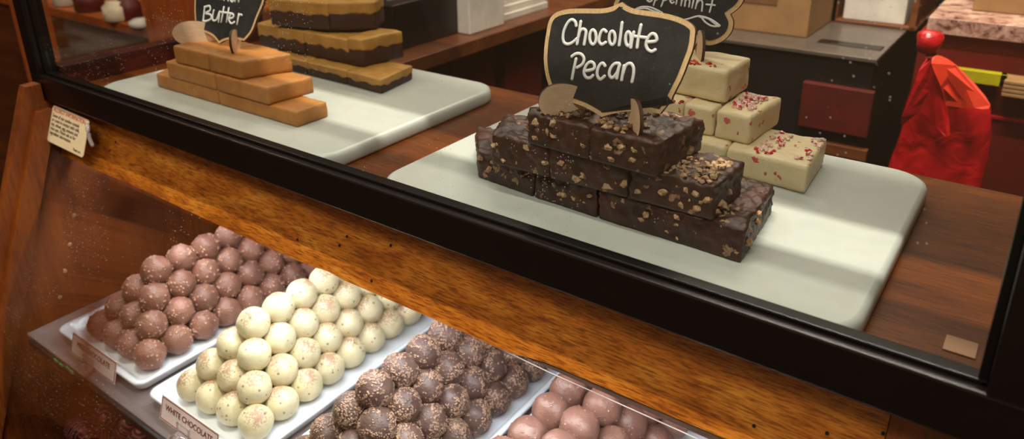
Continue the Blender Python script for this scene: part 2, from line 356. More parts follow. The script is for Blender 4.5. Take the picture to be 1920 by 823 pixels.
# curved lower glass
prof = [(-.0125, -.082), (-.050, -.130), (-.085, -.185), (-.112, -.24), (-.131, -.30), (-.142, -.36), (-.148, -.44), (-.15, -.52)]
ps = spline([(0, y, z) for y, z in prof], 5)
bm = bmesh.new(); rows = []
for xx in (-.938, -.030):
    rows.append([(bm.verts.new((xx, p.y, p.z)), bm.verts.new((xx, p.y + .003, p.z - .001))) for p in ps])
for i in range(len(ps) - 1):
    a, b = rows[0][i], rows[0][i + 1]; c, d = rows[1][i], rows[1][i + 1]
    bm.faces.new((a[0], b[0], d[0], c[0])); bm.faces.new((a[1], c[1], d[1], b[1])); bm.faces.new((a[0], a[1], b[1], b[0])); bm.faces.new((c[0], d[0], d[1], c[1]))
bmesh.ops.recalc_face_normals(bm, faces=bm.faces[:])
cp('curved_glass', bm, M['glass2'], True, label='bulging clear glass over the truffle trays')
# side panel (left end) with slanted front edge, pin holes
def YPn(z): return -.030 - .40 * (.010 - z)
bm = bmesh.new()
prism(bm, [(XL - .016, YPn(.010), .010), (XL - .016, YPn(-1), -1.0), (XL - .016, YB, -1.0), (XL - .016, YB, .0), (XL - .016, .011, .0), (XL - .016, .011, -.0125), (XL - .016, -.0135, -.0125), (XL - .016, -.0135, .010)], Vector((.016, 0, 0)))
side = cp('end_panel', bm, M['cherry_v'], label='left wooden end panel with a sloping front edge')
bm = bmesh.new(); prism(bm, [(XL, YPn(-.02) + .014, -.02), (XL, YPn(-1) + .014, -1.0), (XL, YPn(-1) + .05, -1.0), (XL, YPn(-.02) + .036, -.02)], Vector((.010, 0, 0)))
cp('inner_stile', bm, M['cherry_v'])
for (px, py) in ((139, 403), (131, 458), (122, 508), (112, 557), (125, 610)):
    p = U(px, py, x=XL); bm = bmesh.new()
    bmesh.ops.create_cone(bm, cap_ends=True, segments=12, radius1=.0028, radius2=.002, depth=.001, matrix=Matrix.Translation(p + Vector((.0006, 0, 0))) @ Matrix.Rotation(PI / 2, 4, 'Y'))
    cp('shelf_pin_hole', bm, M['pin'], parent=side)
cp('back_panel', B((XL, YB - .012, -1.0), (XR, YB, -.020)), M['dark_wood'])
cp('end_panel', B((XR - .016, -.05, -1.0), (XR, YB, -.02)), M['cherry_v'], label='right wooden end panel')
cp('plinth', B((XL, -.15, -1.0), (XR, YB, -.62)), M['dark_wood'])

# middle glass shelf in lower compartment
SZ = -.272
sh = empty('acrylic_shelf', (-.45, .09, SZ), 'clear shelf with dark front strip carrying the four white truffle trays', 'shelf')
o = obj('shelf_plate', B((-.47, -.195, -.006), (.535, .195, 0), .0008), M['acrylic'], sh)
o = obj('front_strip', B((-.455, -.200, -.010), (.535, -.1955, -.001), .0008), M['machine'], sh); o['label'] = 'dark front edge strip'
for k, px in enumerate(((105, 676), (115, 684), (127, 690), (135, 697))):
    p = U(*px, y=.09 - .2012) - sh.location; pass
    bm = B((p.x - .0035, -.2022, p.z - .0016), (p.x + .0035, -.2006, p.z + .0016), .0004); obj('green_mark', bm, M['green'], sh)

# ------------------------------------------------------------------ boards
def rounded_rect(x0, y0, x1, y1, r, n=8):
    pts = []
    for cx, cy, a0 in ((x1 - r, y1 - r, 0), (x0 + r, y1 - r, PI / 2), (x0 + r, y0 + r, PI), (x1 - r, y0 + r, 3 * PI / 2)):
        for k in range(n + 1): a = a0 + PI / 2 * k / n; pts.append((cx + r * math.cos(a), cy + r * math.sin(a)))
    return pts
def board(x0, y0, x1, y1, label):
    cx, cy = (x0 + x1) / 2, (y0 + y1) / 2
    bm = bmesh.new(); prof = [(0.0028, 0), (0.0008, .0008), (0, .003), (0, .0105), (.0012, .0135), (.0042, .015)]
    rings = [[bm.verts.new((px - cx, py - cy, z)) for px, py in rounded_rect(x0 + ins, y0 + ins, x1 - ins, y1 - ins, .030 - ins)] for ins, z in prof]
    n = len(rings[0])
    for a, b in zip(rings, rings[1:]):
        for k in range(n): bm.faces.new((a[k], a[(k + 1) % n], b[(k + 1) % n], b[k]))
    bm.faces.new(rings[0][::-1]); bm.faces.new(rings[-1])
    o = obj('marble_board', bm, M['board'], None, False, (cx, cy, 0))
    for p in o.data.polygons: p.use_smooth = len(p.vertices) == 4
    return tag(o, label, 'serving board', 'marble boards on the top shelf')

board(-.872, .006, -.486, .269, 'cream marble board at left under the peanut butter and two-tone fudge')
board(-.421, .0035, -.0535, .267, 'cream marble board at right under the chocolate pecan and peppermint fudge')

# ------------------------------------------------------------------ fudge
def grid_box(nx, ny, nz):
    """surface lattice of the unit cube: verts in 0..1, quads"""
    vs = {}; qs = []
    def vid(i, j, k): return vs.setdefault((i, j, k), len(vs))
    for i in range(nx):
        for j in range(ny):
            qs.append((vid(i, j, 0), vid(i, j + 1, 0), vid(i + 1, j + 1, 0), vid(i + 1, j, 0)))
            qs.append((vid(i, j, nz), vid(i + 1, j, nz), vid(i + 1, j + 1, nz), vid(i, j + 1, nz)))
    for i in range(nx):
        for k in range(nz):
            qs.append((vid(i, 0, k), vid(i + 1, 0, k), vid(i + 1, 0, k + 1), vid(i, 0, k + 1)))
            qs.append((vid(i, ny, k), vid(i, ny, k + 1), vid(i + 1, ny, k + 1), vid(i + 1, ny, k)))
    for j in range(ny):
        for k in range(nz):
            qs.append((vid(0, j, k), vid(0, j, k + 1), vid(0, j + 1, k + 1), vid(0, j + 1, k)))
            qs.append((vid(nx, j, k), vid(nx, j + 1, k), vid(nx, j + 1, k + 1), vid(nx, j, k + 1)))
    pts = [None] * len(vs)
    for (i, j, k), n in vs.items(): pts[n] = (i / nx, j / ny, k / nz)
    return pts, qs
def slab(quad, z0, z1, seed, amp=.0012, rnd=.0025, top=0., mat=None, name='fudge_slice', parent=None, res=.0028, sag=.0, wavy=0., lean=(0, 0), rough2=.4):
    """quad: front-left, front-right, back-right, back-left (x, y); returns a slice with rounded, uneven faces"""
    fl, fr, br, bl = [Vector(p + (0,)) for p in quad]
    lx = (fr - fl).length; ly = (bl - fl).length; lz = z1 - z0
    nx, ny, nz = max(6, int(lx / res)), max(6, int(ly / res)), max(5, int(lz / res))
    pts, qs = grid_box(nx, ny, nz)
    o_ = (fl + br) / 2; off = Vector((seed * 1.7, seed * .9, seed * 2.3))
    bm = bmesh.new(); V = []
    L = Vector((lx, ly, lz))
    for (u, v, w) in pts:
        p = Vector((u * lx, v * ly, w * lz))
        r = min(rnd, lz * .45)
        q = Vector([min(max(p[i], r), L[i] - r) for i in range(3)])
        dlt = p - q
        nrm = dlt.normalized() if dlt.length > 1e-9 else Vector((0, 0, 0))
        if dlt.length > 1e-9: p = q + nrm * r
        uu, vv, ww = p.x / lx, p.y / ly, p.z / lz
        base = fl.lerp(fr, uu).lerp(bl.lerp(br, uu), vv)
        P = Vector((base.x + lean[0] * ww * lz, base.y + lean[1] * ww * lz, z0 + p.z))
        n1 = noise.noise((P + off) * 55); n2 = noise.noise((P + off) * 190) * rough2; n3 = noise.noise((P + off) * 480) * rough2 * .5
        dd = (n1 + n2 + n3) * amp
        wt = 1 if ww > .5 else max(.25, ww * 2)
        N = nrm if nrm.length else Vector((0, 0, 1))
        if ww < .02: N = Vector((N.x, N.y, 0))
        P += N * dd * wt
        if wavy and ww < .35 and (uu < .03 or vv < .03 or uu > .97 or vv > .97):
            P.z -= wavy * (.5 + noise.noise((Vector((P.x, P.y, 0)) + off) * 90)) * (1 if ww < .02 else .5)
        P.z -= sag * (1 - (2 * uu - 1) ** 2) * ww
        V.append(bm.verts.new(P - Vector((o_.x, o_.y, z0)) if parent is None else P - parent.location))
    for q in qs:
        f = bm.faces.new([V[i] for i in q]); f.smooth = True
    if parent is None:
        o = obj(name, bm, mat, None, True, (o_.x, o_.y, z0))
    else: o = obj(name, bm, mat, parent, True)
    return o

def crumbs(parent, name, mat, pts, size, seed, label=None, kind='stuff', flat=.7):
    rnd = random.Random(seed); bm = bmesh.new(); o = parent.location
    for (x, y, z) in pts:
        s = size * rnd.uniform(.55, 1.25)
        mtx = Matrix.Translation(Vector((x, y, z + s * .25)) - o) @ Matrix.Rotation(rnd.uniform(0, 6.28), 4, 'Z') @ Matrix.Rotation(rnd.uniform(-.6, .6), 4, 'X') @ Matrix.Diagonal((s, s * rnd.uniform(.5, .9), s * flat * rnd.uniform(.6, 1.1), 1))
        r = bmesh.ops.create_icosphere(bm, subdivisions=1, radius=1, matrix=mtx)
        for v in r['verts']: v.co += Vector((rnd.uniform(-1, 1), rnd.uniform(-1, 1), rnd.uniform(-1, 1))) * s * .22
    c = obj(name, bm, mat, parent, False)
    if kind: c['kind'] = kind
    if label: c['label'] = label
    return c
def scatter(n, x0, x1, y0, y1, z, seed):
    r = random.Random(seed); return [(r.uniform(x0, x1), r.uniform(y0, y1), z + r.uniform(-.0005, .0008)) for _ in range(n)]
def row(specs, z0, z1, mat, name, cat, group, labels, seed, **k):
    out = []
    for i, (q, lb) in enumerate(zip(specs, labels)):
        o = slab(q, z0, z1, seed + i * 3.1, mat=mat, name=name, **k); tag(o, lb, cat, group); out.append(o)
    return out
def quads(front, back, g=.0006):
    """front / back: lists of (x, y) cut points along the row"""
    return [((front[i][0] + g, front[i][1]), (front[i + 1][0] - g, front[i + 1][1]), (back[i + 1][0] - g, back[i + 1][1]), (back[i][0] + g, back[i][1])) for i in range(len(front) - 1)]
# --- chocolate pecan, three layers
BZ = .0152
def fx(px, py, z): return U(px, py, z=z).x
x1, x2 = fx(992, 375, BZ), fx(1113, 415, BZ)
G = 'slices of chocolate pecan fudge in the big stack'
c1 = row(quads([(-.352, .057), (x1, .052), (x2, .049), (-.1306, .0465)], [(-.388, .100), (x1 - .004, .125), (x2 - .003, .127), (-.1375, .127)]), BZ, BZ + .0238, M['pecan_fudge'], 'fudge_slice', 'fudge', G,
  ['chocolate pecan fudge slice at the left end of the bottom layer, edge pointing left', 'chocolate pecan fudge slice in the middle of the bottom layer of its stack', 'chocolate pecan fudge slice at the right end of the bottom layer, smooth end showing'], 11, amp=.0022, rnd=.0012, rough2=1.0, res=.0019)
Z2 = BZ + .0242
a, b = fx(1044, 325, Z2), fx(1177, 372, Z2)
c2 = row(quads([(-.326, .0415), (a, .043), (b, .045), (-.151, .046)], [(-.345, .088), (a - .003, .098), (b - .002, .100), (-.1500, .0935)]), Z2, Z2 + .0238, M['pecan_fudge'], 'fudge_slice', 'fudge', G,
  ['chocolate pecan fudge slice at the left end of the middle layer', 'chocolate pecan fudge slice in the middle of the middle layer', 'chocolate pecan fudge slice at the right end of the middle layer, nuts heaped on top'], 31, amp=.0022, rnd=.0012, rough2=1.0, res=.0019)
Z3 = Z2 + .0242
a = fx(1104, 300, Z3)
c3 = row(quads([(-.292, .040), (a, .0385), (-.1875, .037)], [(-.300, .090), (a, .095), (-.182, .098)]), Z3, Z3 + .0238, M['pecan_fudge'], 'fudge_slice', 'fudge', G,
  ['chocolate pecan fudge slice at the left of the top layer, under the sign', 'chocolate pecan fudge slice at the right of the top layer, smooth dark end'], 53, amp=.0022, rnd=.0012, rough2=1.0, res=.0019)
ZT = Z3 + .0238
crumbs(c3[1], 'pecan_topping', M['pecan'], scatter(16, -.236, -.213, .041, .052, ZT, 3) + scatter(9, -.247, -.205, .050, .062, ZT, 4) + scatter(14, -.245, -.200, .085, .092, ZT, 8), .0026, 5, 'chopped pecans on top')
crumbs(c3[0], 'pecan_topping', M['pecan'], scatter(12, -.29, -.255, .043, .060, ZT, 6) + scatter(14, -.296, -.25, .075, .088, ZT, 9), .0026, 7, 'chopped pecans on top')
crumbs(c3[0], 'nut_shards', M['pecan_dark'], scatter(60, -.288, -.250, .048, .085, ZT, 16), .0032, 17)
crumbs(c3[1], 'nut_shards', M['pecan_dark'], scatter(50, -.245, -.215, .052, .085, ZT, 18), .0032, 19)
crumbs(c2[2], 'pecan_topping', M['pecan'], scatter(85, -.188, -.157, .048, .086, Z3 - .0004, 10), .0027, 12, 'chopped pecans on top')
crumbs(c1[2], 'pecan_topping', M['pecan'], scatter(14, -.152, -.143, .049, .075, Z2 - .0004, 13), .0022, 14)
def chunks(o, quad, z0, z1, n, seed, end=False):
    r = random.Random(seed); fl, fr_, br = Vector(quad[0]), Vector(quad[1]), Vector(quad[2]); pts = []
    for _ in range(n):
        if end and r.random() < .35: q = fr_.lerp(br, r.uniform(.05, .9)); pts.append((q.x - .0004, q.y, r.uniform(z0 + .003, z1 - .004)))
        else: q = fl.lerp(fr_, r.uniform(.04, .97)); pts.append((q.x, q.y + .0010, r.uniform(z0 + .003, z1 - .004)))
    crumbs(o, 'embedded_pecans', M['pecan'], pts, .0034, seed, 'pecan pieces embedded in the cut face', flat=.8)
for L_, (os_, za, zb_) in enumerate(((c1, BZ, Z2), (c2, Z2, Z3), (c3, Z3, ZT))):
    for i, o in enumerate(os_):
        bb_ = [Vector(v) + o.location for v in o.bound_box]; me_ = o.data
        qf = {0: [((-.352, .057), (x1, .052), (-.2, .12)), ((x1, .052), (x2, .049), (-.2, .12)), ((x2, .049), (-.1306, .0465), (-.1375, .127))],
              1: [((-.326, .0415), (fx(1044, 325, Z2), .043), (0, 0)), ((fx(1044, 325, Z2), .043), (fx(1177, 372, Z2), .045), (0, 0)), ((fx(1177, 372, Z2), .045), (-.151, .046), (-.150, .0935))],
              2: [((-.292, .040), (a, .0385), (0, 0)), ((a, .0385), (-.1875, .037), (-.182, .098))]}[L_][i]
        chunks(o, qf, za, zb_, 10 if i < 2 else 16, 60 + L_ * 7 + i, i == 2)
# --- peanut butter, three layers
G = 'slices of peanut butter fudge'
p1 = row(quads([(-.806, .049), (-.690, .050), (-.5664, .0505)], [(-.826, .085), (-.692, .090), (-.5655, .0885)]), BZ, BZ + .0158, M['peanut_fudge'], 'fudge_slice', 'fudge', G,
  ['peanut butter fudge slice at the left of the bottom layer', 'peanut butter fudge slice at the right of the bottom layer'], 71, amp=.0009, rnd=.0014, rough2=.5)
ZP = BZ + .0161
p2 = row(quads([(-.779, .0488), (-.690, .049), (-.6036, .0488)], [(-.795, .098), (-.690, .100), (-.5975, .100)]), ZP, ZP + .0178, M['peanut_fudge'], 'fudge_slice', 'fudge', G,
  ['peanut butter fudge slice at the left of the middle layer', 'peanut butter fudge slice at the right of the middle layer'], 81, amp=.0009, rnd=.0012, rough2=.5)
ZQ = ZP + .0181
p3 = row(quads([(-.763, .0505), (-.700, .051), (-.6443, .051)], [(-.770, .100), (-.690, .104), (-.627, .100)]), ZQ, ZQ + .0195, M['peanut_fudge'], 'fudge_slice', 'fudge', G,
  ['peanut butter fudge slice at the left of the top layer, beside the sign foot', 'peanut butter fudge slice at the right of the top layer'], 91, amp=.0011, rnd=.0014, rough2=.5)
# --- two-tone
G = 'slices of two-tone peanut butter and chocolate fudge'
def twotone(q, z0, z1, seed, label, split=.58):
    zm = z0 + (z1 - z0) * split
    o = slab(q, z0, zm + .001, seed, mat=M['dark_layer'], name='two_tone_fudge_slice', amp=.0011, rnd=.0016); tag(o, label, 'fudge', G); o['label'] = label
    cx = sum(p[0] for p in q) / 4; cy = sum(p[1] for p in q) / 4
    q2 = [(cx + (x - cx) * 1.008 + (.0006 if x > cx else -.0006), cy + (y - cy) * 1.01 - .0002) for x, y in q]
    t = slab(q2, zm, z1, seed + 5, mat=M['tan_layer'], name='peanut_butter_layer', parent=o, amp=.0012, rnd=.0016, wavy=.0075); t['label'] = 'tan peanut butter layer'
    return o
twotone(((-.775, .178), (-.701, .175), (-.706, .235), (-.778, .236)), BZ, BZ + .0165, 99, 'two-tone fudge slice at the far left of the bottom layer, behind the peanut butter fudge')
twotone(((-.700, .175), (-.632, .174), (-.640, .235), (-.705, .235)), BZ, BZ + .0165, 101, 'two-tone fudge slice in the centre of the bottom layer')
twotone(((-.631, .174), (-.5744, .1709), (-.585, .231), (-.638, .232)), BZ, BZ + .0165, 105, 'two-tone fudge slice at the right end of the bottom layer')
ZR = BZ + .0168
twotone(((-.806, .190), (-.722, .192), (-.728, .244), (-.812, .238)), ZR, ZR + .030, 111, 'two-tone fudge slice at the left end of the middle layer', .55)
twotone(((-.721, .192), (-.646, .193), (-.652, .247), (-.727, .244)), ZR, ZR + .030, 115, 'two-tone fudge slice in the centre of the middle layer', .55)
twotone(((-.645, .192), (-.6242, .1938), (-.6150, .250), (-.650, .248)), ZR, ZR + .0325, 119, 'two-tone fudge slice at the right end of the middle layer', .62)
ZS = ZR + .0328
twotone(((-.770, .184), (-.6846, .2008), (-.690, .252), (-.775, .240)), ZS, ZS + .033, 121, 'two-tone fudge slice at the left of the top layer', .58)
twotone(((-.6836, .2008), (-.6430, .236), (-.665, .272), (-.689, .252)), ZS, ZS + .033, 125, 'two-tone fudge slice at the right of the top layer, tan layer smeared at its corner', .62)
# --- peppermint
G = 'slices of white peppermint fudge'
def mint(qs, z0, z1, seed, labels):
    return row(qs, z0, z1, M['peppermint_fudge'], 'peppermint_fudge_slice', 'fudge', G, labels, seed, amp=.0013, rnd=.0022)
m1 = mint(quads([(-.262, .182), (-.193, .177), (-.1269, .1716)], [(-.262, .240), (-.195, .240), (-.1312, .240)]), BZ, BZ + .0222, 131, ['white peppermint fudge slice at the left of the bottom layer, behind the pecan fudge', 'white peppermint fudge slice at the right of the bottom layer, candy bits on top'])
ZM = BZ + .0225
fa = fx(1327, 265, ZM)
m2 = mint(quads([(-.272, .192), (fa - .028, .192), (fa, .191), (-.1790, .1894)], [(-.272, .250), (fa - .028, .252), (fa, .253), (-.1748, .253)]), ZM, ZM + .0242, 141, ['white peppermint fudge slice at the left of the middle layer, behind the sign', 'narrow white peppermint fudge slice in the middle layer with red blotches', 'white peppermint fudge slice at the right of the middle layer, pink candy heaped on top'])
ZN = ZM + .0246
m3 = mint(quads([(-.262, .212), (-.2077, .2074)], [(-.262, .262), (-.2070, .262)]), ZN, ZN + .028, 151, ['white peppermint fudge slice on top of its stack, carrying the scalloped sign'])
crumbs(m1[1], 'crushed_peppermint', M['mint'], scatter(40, -.172, -.157, .180, .232, ZM, 21) + scatter(24, -.142, -.131, .180, .236, ZM, 22), .0022, 23, 'crushed peppermint candy', flat=.8)
crumbs(m2[2], 'crushed_peppermint', M['mint'], scatter(85, -.203, -.184, .203, .244, ZN, 24), .0022, 25, 'crushed peppermint candy', flat=.8)
crumbs(m2[0], 'crushed_peppermint', M['mint_red'], scatter(10, -.27, -.24, .192, .198, ZN - .001, 26), .0024, 27)
crumbs(m3[0], 'crushed_peppermint', M['mint_red'], scatter(16, -.246, -.222, .212, .222, ZN + .0275, 28), .0026, 29)

# ------------------------------------------------------------------ chalkboard signs
def sign(name, outline, P0, lean, strokes, sw, label, feet, zt, border=.0034, th=.003):
    n = Vector((0, -math.cos(lean), math.sin(lean))); vv = Vector((0, math.sin(lean), math.cos(lean))); P0 = Vector(P0)
    def on(p):
        r = ROT @ Vector((p[0] - PX, -(p[1] - PY), -F)); t = ((P0 - CAM).dot(n)) / r.dot(n)
        return CAM + r * t - P0
    root = empty(name, P0, label, 'sign', 'chalkboard fudge signs')
    P = []
    for seg in outline:
        P += spline([on(q) for q in seg], 6)[:-1] if len(seg) > 2 else [on(seg[0])]
    # to plane coords
    loc = [(p.x, p.dot(vv)) for p in P]
    area = sum(loc[i][0] * loc[(i + 1) % len(loc)][1] - loc[(i + 1) % len(loc)][0] * loc[i][1] for i in range(len(loc)))
    if area < 0: loc = loc[::-1]
    N = len(loc); inner = []
    for i in range(N):
        a = Vector(loc[i - 1]); b = Vector(loc[i]); c = Vector(loc[(i + 1) % N])
        e1 = (b - a).normalized(); e2 = (c - b).normalized(); n1 = Vector((-e1.y, e1.x)); n2 = Vector((-e2.y, e2.x))
        m_ = (n1 + n2); m_ = m_ / max(m_.length_squared / 2, .55) ; inner.append(b + m_ * border * .98 if True else b)
    w = lambda p, d: Vector((p[0], 0, 0)) + vv * p[1] + n * d
    bm = bmesh.new(); prism(bm, [w(p, 0) for p in loc], n * -th)
    for f in bm.faces:
        if abs(f.normal.dot(n)) < .7: f.material_index = 1
    obj('wooden_board', bm, [M['birch'], M['burnt']], root)['label'] = 'pale wooden board with a dark cut edge'
    bm = bmesh.new(); prism(bm, [w(p, .0005) for p in inner], n * -.0008)
    obj('chalk_panel', bm, M['chalk'], root)
    bm = bmesh.new()
    for st in strokes:
        pts = [on(q) + n * .0007 for q in st]
        tube(bm, spline(pts, 5), sw, 8, n)
    obj('lettering', bm, M['paint'], root, True)['label'] = 'white hand-painted lettering'
    for (px, py, yaw, hl, hh, tilt) in feet:
        c = on((px, py)); c.z = zt + hh - .0030 - P0.z; c.y += tilt - .003; d = Vector((math.cos(yaw), math.sin(yaw), 0)); up = Vector((0, 0, 1)); nn = d.cross(up)
        pts = []
        for k in range(40):
            a = 2 * PI * k / 40; u_, v_ = math.cos(a), math.sin(a)
            pts.append(c + d * (hl * u_) + up * (hh * v_ * (1 - .25 * u_)) - nn * .00125)
        bm = bmesh.new(); prism(bm, pts, nn * .0025)
        for f in bm.faces:
            if abs(f.normal.dot(nn)) < .7: f.material_index = 1
        obj('foot', bm, [M['birch_foot_bright'], M['burnt']], root)['label'] = 'rounded wooden foot'
    return root
def Z1(*p): return [(1000 + x / 4.571, y / 4.571) for x, y in p]
def Z5(*p): return [(1000 + x / 4.5735, 160 + y / 4.5735) for x, y in p]
def Z2_(*p): return [(280 + x / 3.291, y / 3.291) for x, y in p]
def ell(cx, cy, rx, ry, sk=0, a0=0, a1=2 * PI, n=9):
    return [(cx + rx * math.cos(a0 + (a1 - a0) * k / n) + sk * -math.sin(a0 + (a1 - a0) * k / n), cy + ry * math.sin(a0 + (a1 - a0) * k / n)) for k in range(n + 1)]
sign('chalkboard_sign',
     [Z1((762, 18), (800, 48), (870, 76), (1000, 95), (1130, 115), (1240, 145), (1330, 187), (1382, 240), (1382, 320), (1365, 420), (1325, 530), (1270, 670), (1190, 830)) + Z5((1185, 120), (1085, 245)),
      Z5((1085, 245), (1000, 230), (900, 221), (780, 226), (660, 248), (585, 272)),
      Z5((585, 272), (520, 230), (430, 182), (320, 146), (210, 128)),
      Z5((210, 128), (165, 75), (135, 10)) + Z1((105, 640), (90, 520), (95, 400), (110, 290), (130, 190), (165, 130), (225, 95), (320, 76), (450, 73), (580, 73), (660, 60), (720, 35), (762, 18))],
     (-.240, .0555, .0930), math.radians(14),
     [Z1((372, 228), (365, 190), (335, 170), (300, 195), (268, 260), (258, 320), (268, 365), (300, 380), (340, 365), (380, 330)),
      Z1((412, 180), (398, 270), (378, 385)), Z1((388, 330), (405, 270), (432, 250), (455, 268), (450, 320), (438, 388)),
      Z1(*ell(515, 320, 28, 62)), Z1((632, 278), (612, 258), (590, 268), (572, 310), (568, 355), (590, 382), (628, 362)),
      Z1(*ell(680, 327, 26, 58)), Z1((765, 190), (752, 300), (738, 395)), Z1(*ell(818, 335, 24, 60)), Z1((866, 272), (850, 340), (838, 415)),
      Z1((928, 210), (905, 320), (892, 415)), Z1((870, 312), (975, 325)), Z1((972, 362), (1055, 352), (1055, 308), (1025, 290), (990, 318), (970, 380), (985, 425), (1020, 442), (1052, 425)),
      Z1((372, 500), (352, 590), (335, 682)), Z1((330, 488), (370, 462), (412, 465), (438, 500), (425, 550), (375, 582)),
      Z1((445, 610), (520, 592), (525, 550), (495, 532), (458, 560), (438, 618), (455, 662), (490, 668), (518, 645)),
      Z1((622, 570), (600, 542), (572, 560), (552, 610), (555, 655), (580, 680), (618, 650)),
      Z1((742, 545), (700, 548), (665, 590), (655, 640), (680, 668), (722, 622), (745, 552)), Z1((744, 545), (730, 610), (718, 678)),
      Z1((782, 560), (772, 620), (760, 692)), Z1((770, 640), (798, 562), (838, 545), (862, 580), (862, 640), (848, 708))],
     .0012, 'shield shaped chalkboard sign reading Chocolate Pecan on the dark pecan fudge stack',
     [(1062, 204, math.radians(44), .0195, .0125, .002), (1194, 226, math.radians(131), .018, .0120, 0)], ZT)
sign('chalkboard_sign',
     [Z2_((430, 268), (470, 248), (530, 240), (585, 252)), Z2_((585, 252), (632, 195), (665, 110), (702, 20), (716, -60), (700, -115), (640, -138), (560, -145), (495, -165)),
      Z2_((495, -165), (440, -145), (350, -135), (300, -115), (284, -60), (280, 0), (279, 60), (282, 120), (290, 172), (303, 192)),
      Z2_((303, 192), (350, 202), (395, 225), (430, 268))],
     (-.685, .078, .0705), math.radians(14),
     [Z2_((345, 40), (340, 90), (335, 132)), Z2_((345, 45), (375, 38), (378, 65), (350, 82), (382, 92), (384, 115), (360, 130), (335, 130)),
      Z2_((402, 62), (394, 100), (397, 126), (418, 122), (435, 75)), Z2_((437, 70), (430, 138)), Z2_((464, 42), (447, 138)), Z2_((494, 48), (480, 138)), Z2_((438, 74), (512, 84)),
      Z2_((492, 118), (520, 108), (522, 90), (508, 88), (494, 118), (508, 145), (530, 136)), Z2_((556, 84), (545, 152)), Z2_((550, 112), (562, 92), (576, 94)),
      Z2_((345, -90), (335, -20)), Z2_((345, -88), (372, -85), (368, -58), (342, -50)), Z2_((388, -38), (412, -42), (405, -60), (390, -40), (395, -15), (412, -18)),
      Z2_((448, -50), (430, -45), (425, -15), (440, -8), (450, -45), (448, -2)), Z2_((468, -45), (465, 4)), Z2_((467, -25), (482, -42), (492, -30), (490, 8)), Z2_((510, -38), (506, 2), (520, 10), (534, -30)), Z2_((536, -34), (532, 12)), Z2_((562, -70), (555, 14)), Z2_((545, -35), (580, -30))],
     .0012, 'shield shaped chalkboard sign reading Butter on the peanut butter fudge, its top out of frame',
     [(377, 66, math.radians(48), .026, .0130, 0), (447, 84, math.radians(128), .016, .0125, 0)], ZQ + .0195, border=.0028)
sign('chalkboard_sign',
     [Z1((1362, 436), (1410, 347)), Z1((1410, 347), (1450, 368), (1510, 388), (1600, 362), (1668, 312), (1706, 245), (1712, 180), (1688, 122)),
      Z1((1688, 122), (1762, 62), (1805, -10), (1800, -80), (1740, -140), (1600, -170)), Z1((1600, -170), (1430, -215), (1250, -230), (1080, -215), (930, -180)),
      Z1((930, -180), (800, -150), (740, -90), (715, -20), (690, 50), (730, 130), (800, 180)), Z1((800, 180), (815, 260), (880, 330), (990, 370), (1120, 360)), Z1((1120, 360), (1200, 400), (1300, 430), (1362, 436))],
     (-.238, .236, .0925), math.radians(12),
     [Z1((985, -8), (1022, -15), (1030, -38), (1005, -50), (982, -25), (978, 0), (998, 15), (1022, 5)),
      Z1((1062, -50), (1045, 10), (1033, 48)), Z1((1060, -42), (1085, -50), (1092, -20), (1052, 2)), Z1((1128, -45), (1112, 20), (1098, 56)), Z1((1126, -35), (1155, -42), (1160, -12), (1118, 8)),
      Z1((1180, 0), (1205, -5), (1205, -28), (1188, -25), (1175, 5), (1190, 28), (1210, 18)), Z1((1238, -25), (1226, 38)), Z1((1232, 0), (1245, -18), (1258, -18)),
      Z1((1280, -20), (1268, 50)), Z1((1272, 12), (1292, -12), (1306, 0), (1300, 55)), Z1((1303, 14), (1325, -8), (1343, 8), (1336, 62)), Z1((1376, 2), (1362, 70)),
      Z1((1410, 0), (1392, 76)), Z1((1400, 35), (1430, 2), (1452, 22), (1446, 98)), Z1((1542, -10), (1528, 50), (1512, 108)), Z1((1482, 38), (1562, 46)),
      Z1((880, 78), (930, 60), (990, 60), (1040, 76), (1110, 112)), Z1((885, 82), (960, 72), (1030, 95), (1080, 112)),
      Z1((1290, 172), (1340, 160), (1400, 142), (1450, 142), (1530, 170), (1604, 222)), Z1((1440, 145), (1478, 192), (1535, 224), (1600, 225)), Z1((1425, 145), (1500, 160), (1560, 205), (1604, 220))],
     .0008, 'scalloped chalkboard sign reading peppermint with leaf strokes, on the white peppermint fudge',
     [(1314, 100, math.radians(124), .016, .0140, 0), (1240, 95, math.radians(62), .017, .0140, 0)], ZN + .028, border=.0042)

# ------------------------------------------------------------------ trays and truffles
def tray(x0, x1, label, yaw=0.):
    y0, y1 = -.0885, .262; cx, cy = (x0 + x1) / 2, (y0 + y1) / 2
    bm = bmesh.new(); prof = [(.010, 0, .006), (.004, .004, .010), (.0008, .011, .012), (0, .0135, .012), (.0012, .0146, .012), (.0065, .0138, .010), (.0095, .0085, .008), (.014, .0052, .006)]
    rings = [[bm.verts.new((px - cx, py - cy, z)) for px, py in rounded_rect(x0 + i, y0 + i, x1 - i, y1 - i, r, 6)] for i, z, r in prof]
    n = len(rings[0])
    for a, b in zip(rings, rings[1:]):
        for k in range(n): f = bm.faces.new((a[k], a[(k + 1) % n], b[(k + 1) % n], b[k])); f.smooth = True
    bm.faces.new(rings[0][::-1]); bm.faces.new(rings[-1])
    o = obj('serving_tray', bm, M['porcelain'], None, False, (cx, cy, SZ + .0002))
    for p in o.data.polygons: p.use_smooth = len(p.vertices) == 4
    tag(o, label, 'tray', 'white trays of truffles')
tray(-.8785, -.6985, 'white tray farthest left, holding crumbed milk chocolate truffles')
tray(-.6845, -.5165, 'white tray second from left, holding cream truffles with cocoa specks')
tray(-.5035, -.3475, 'white tray third from left, holding toffee-crumbed dark truffles')
tray(-.3415, -.1750, 'white tray farthest right, holding smooth milk chocolate truffles')
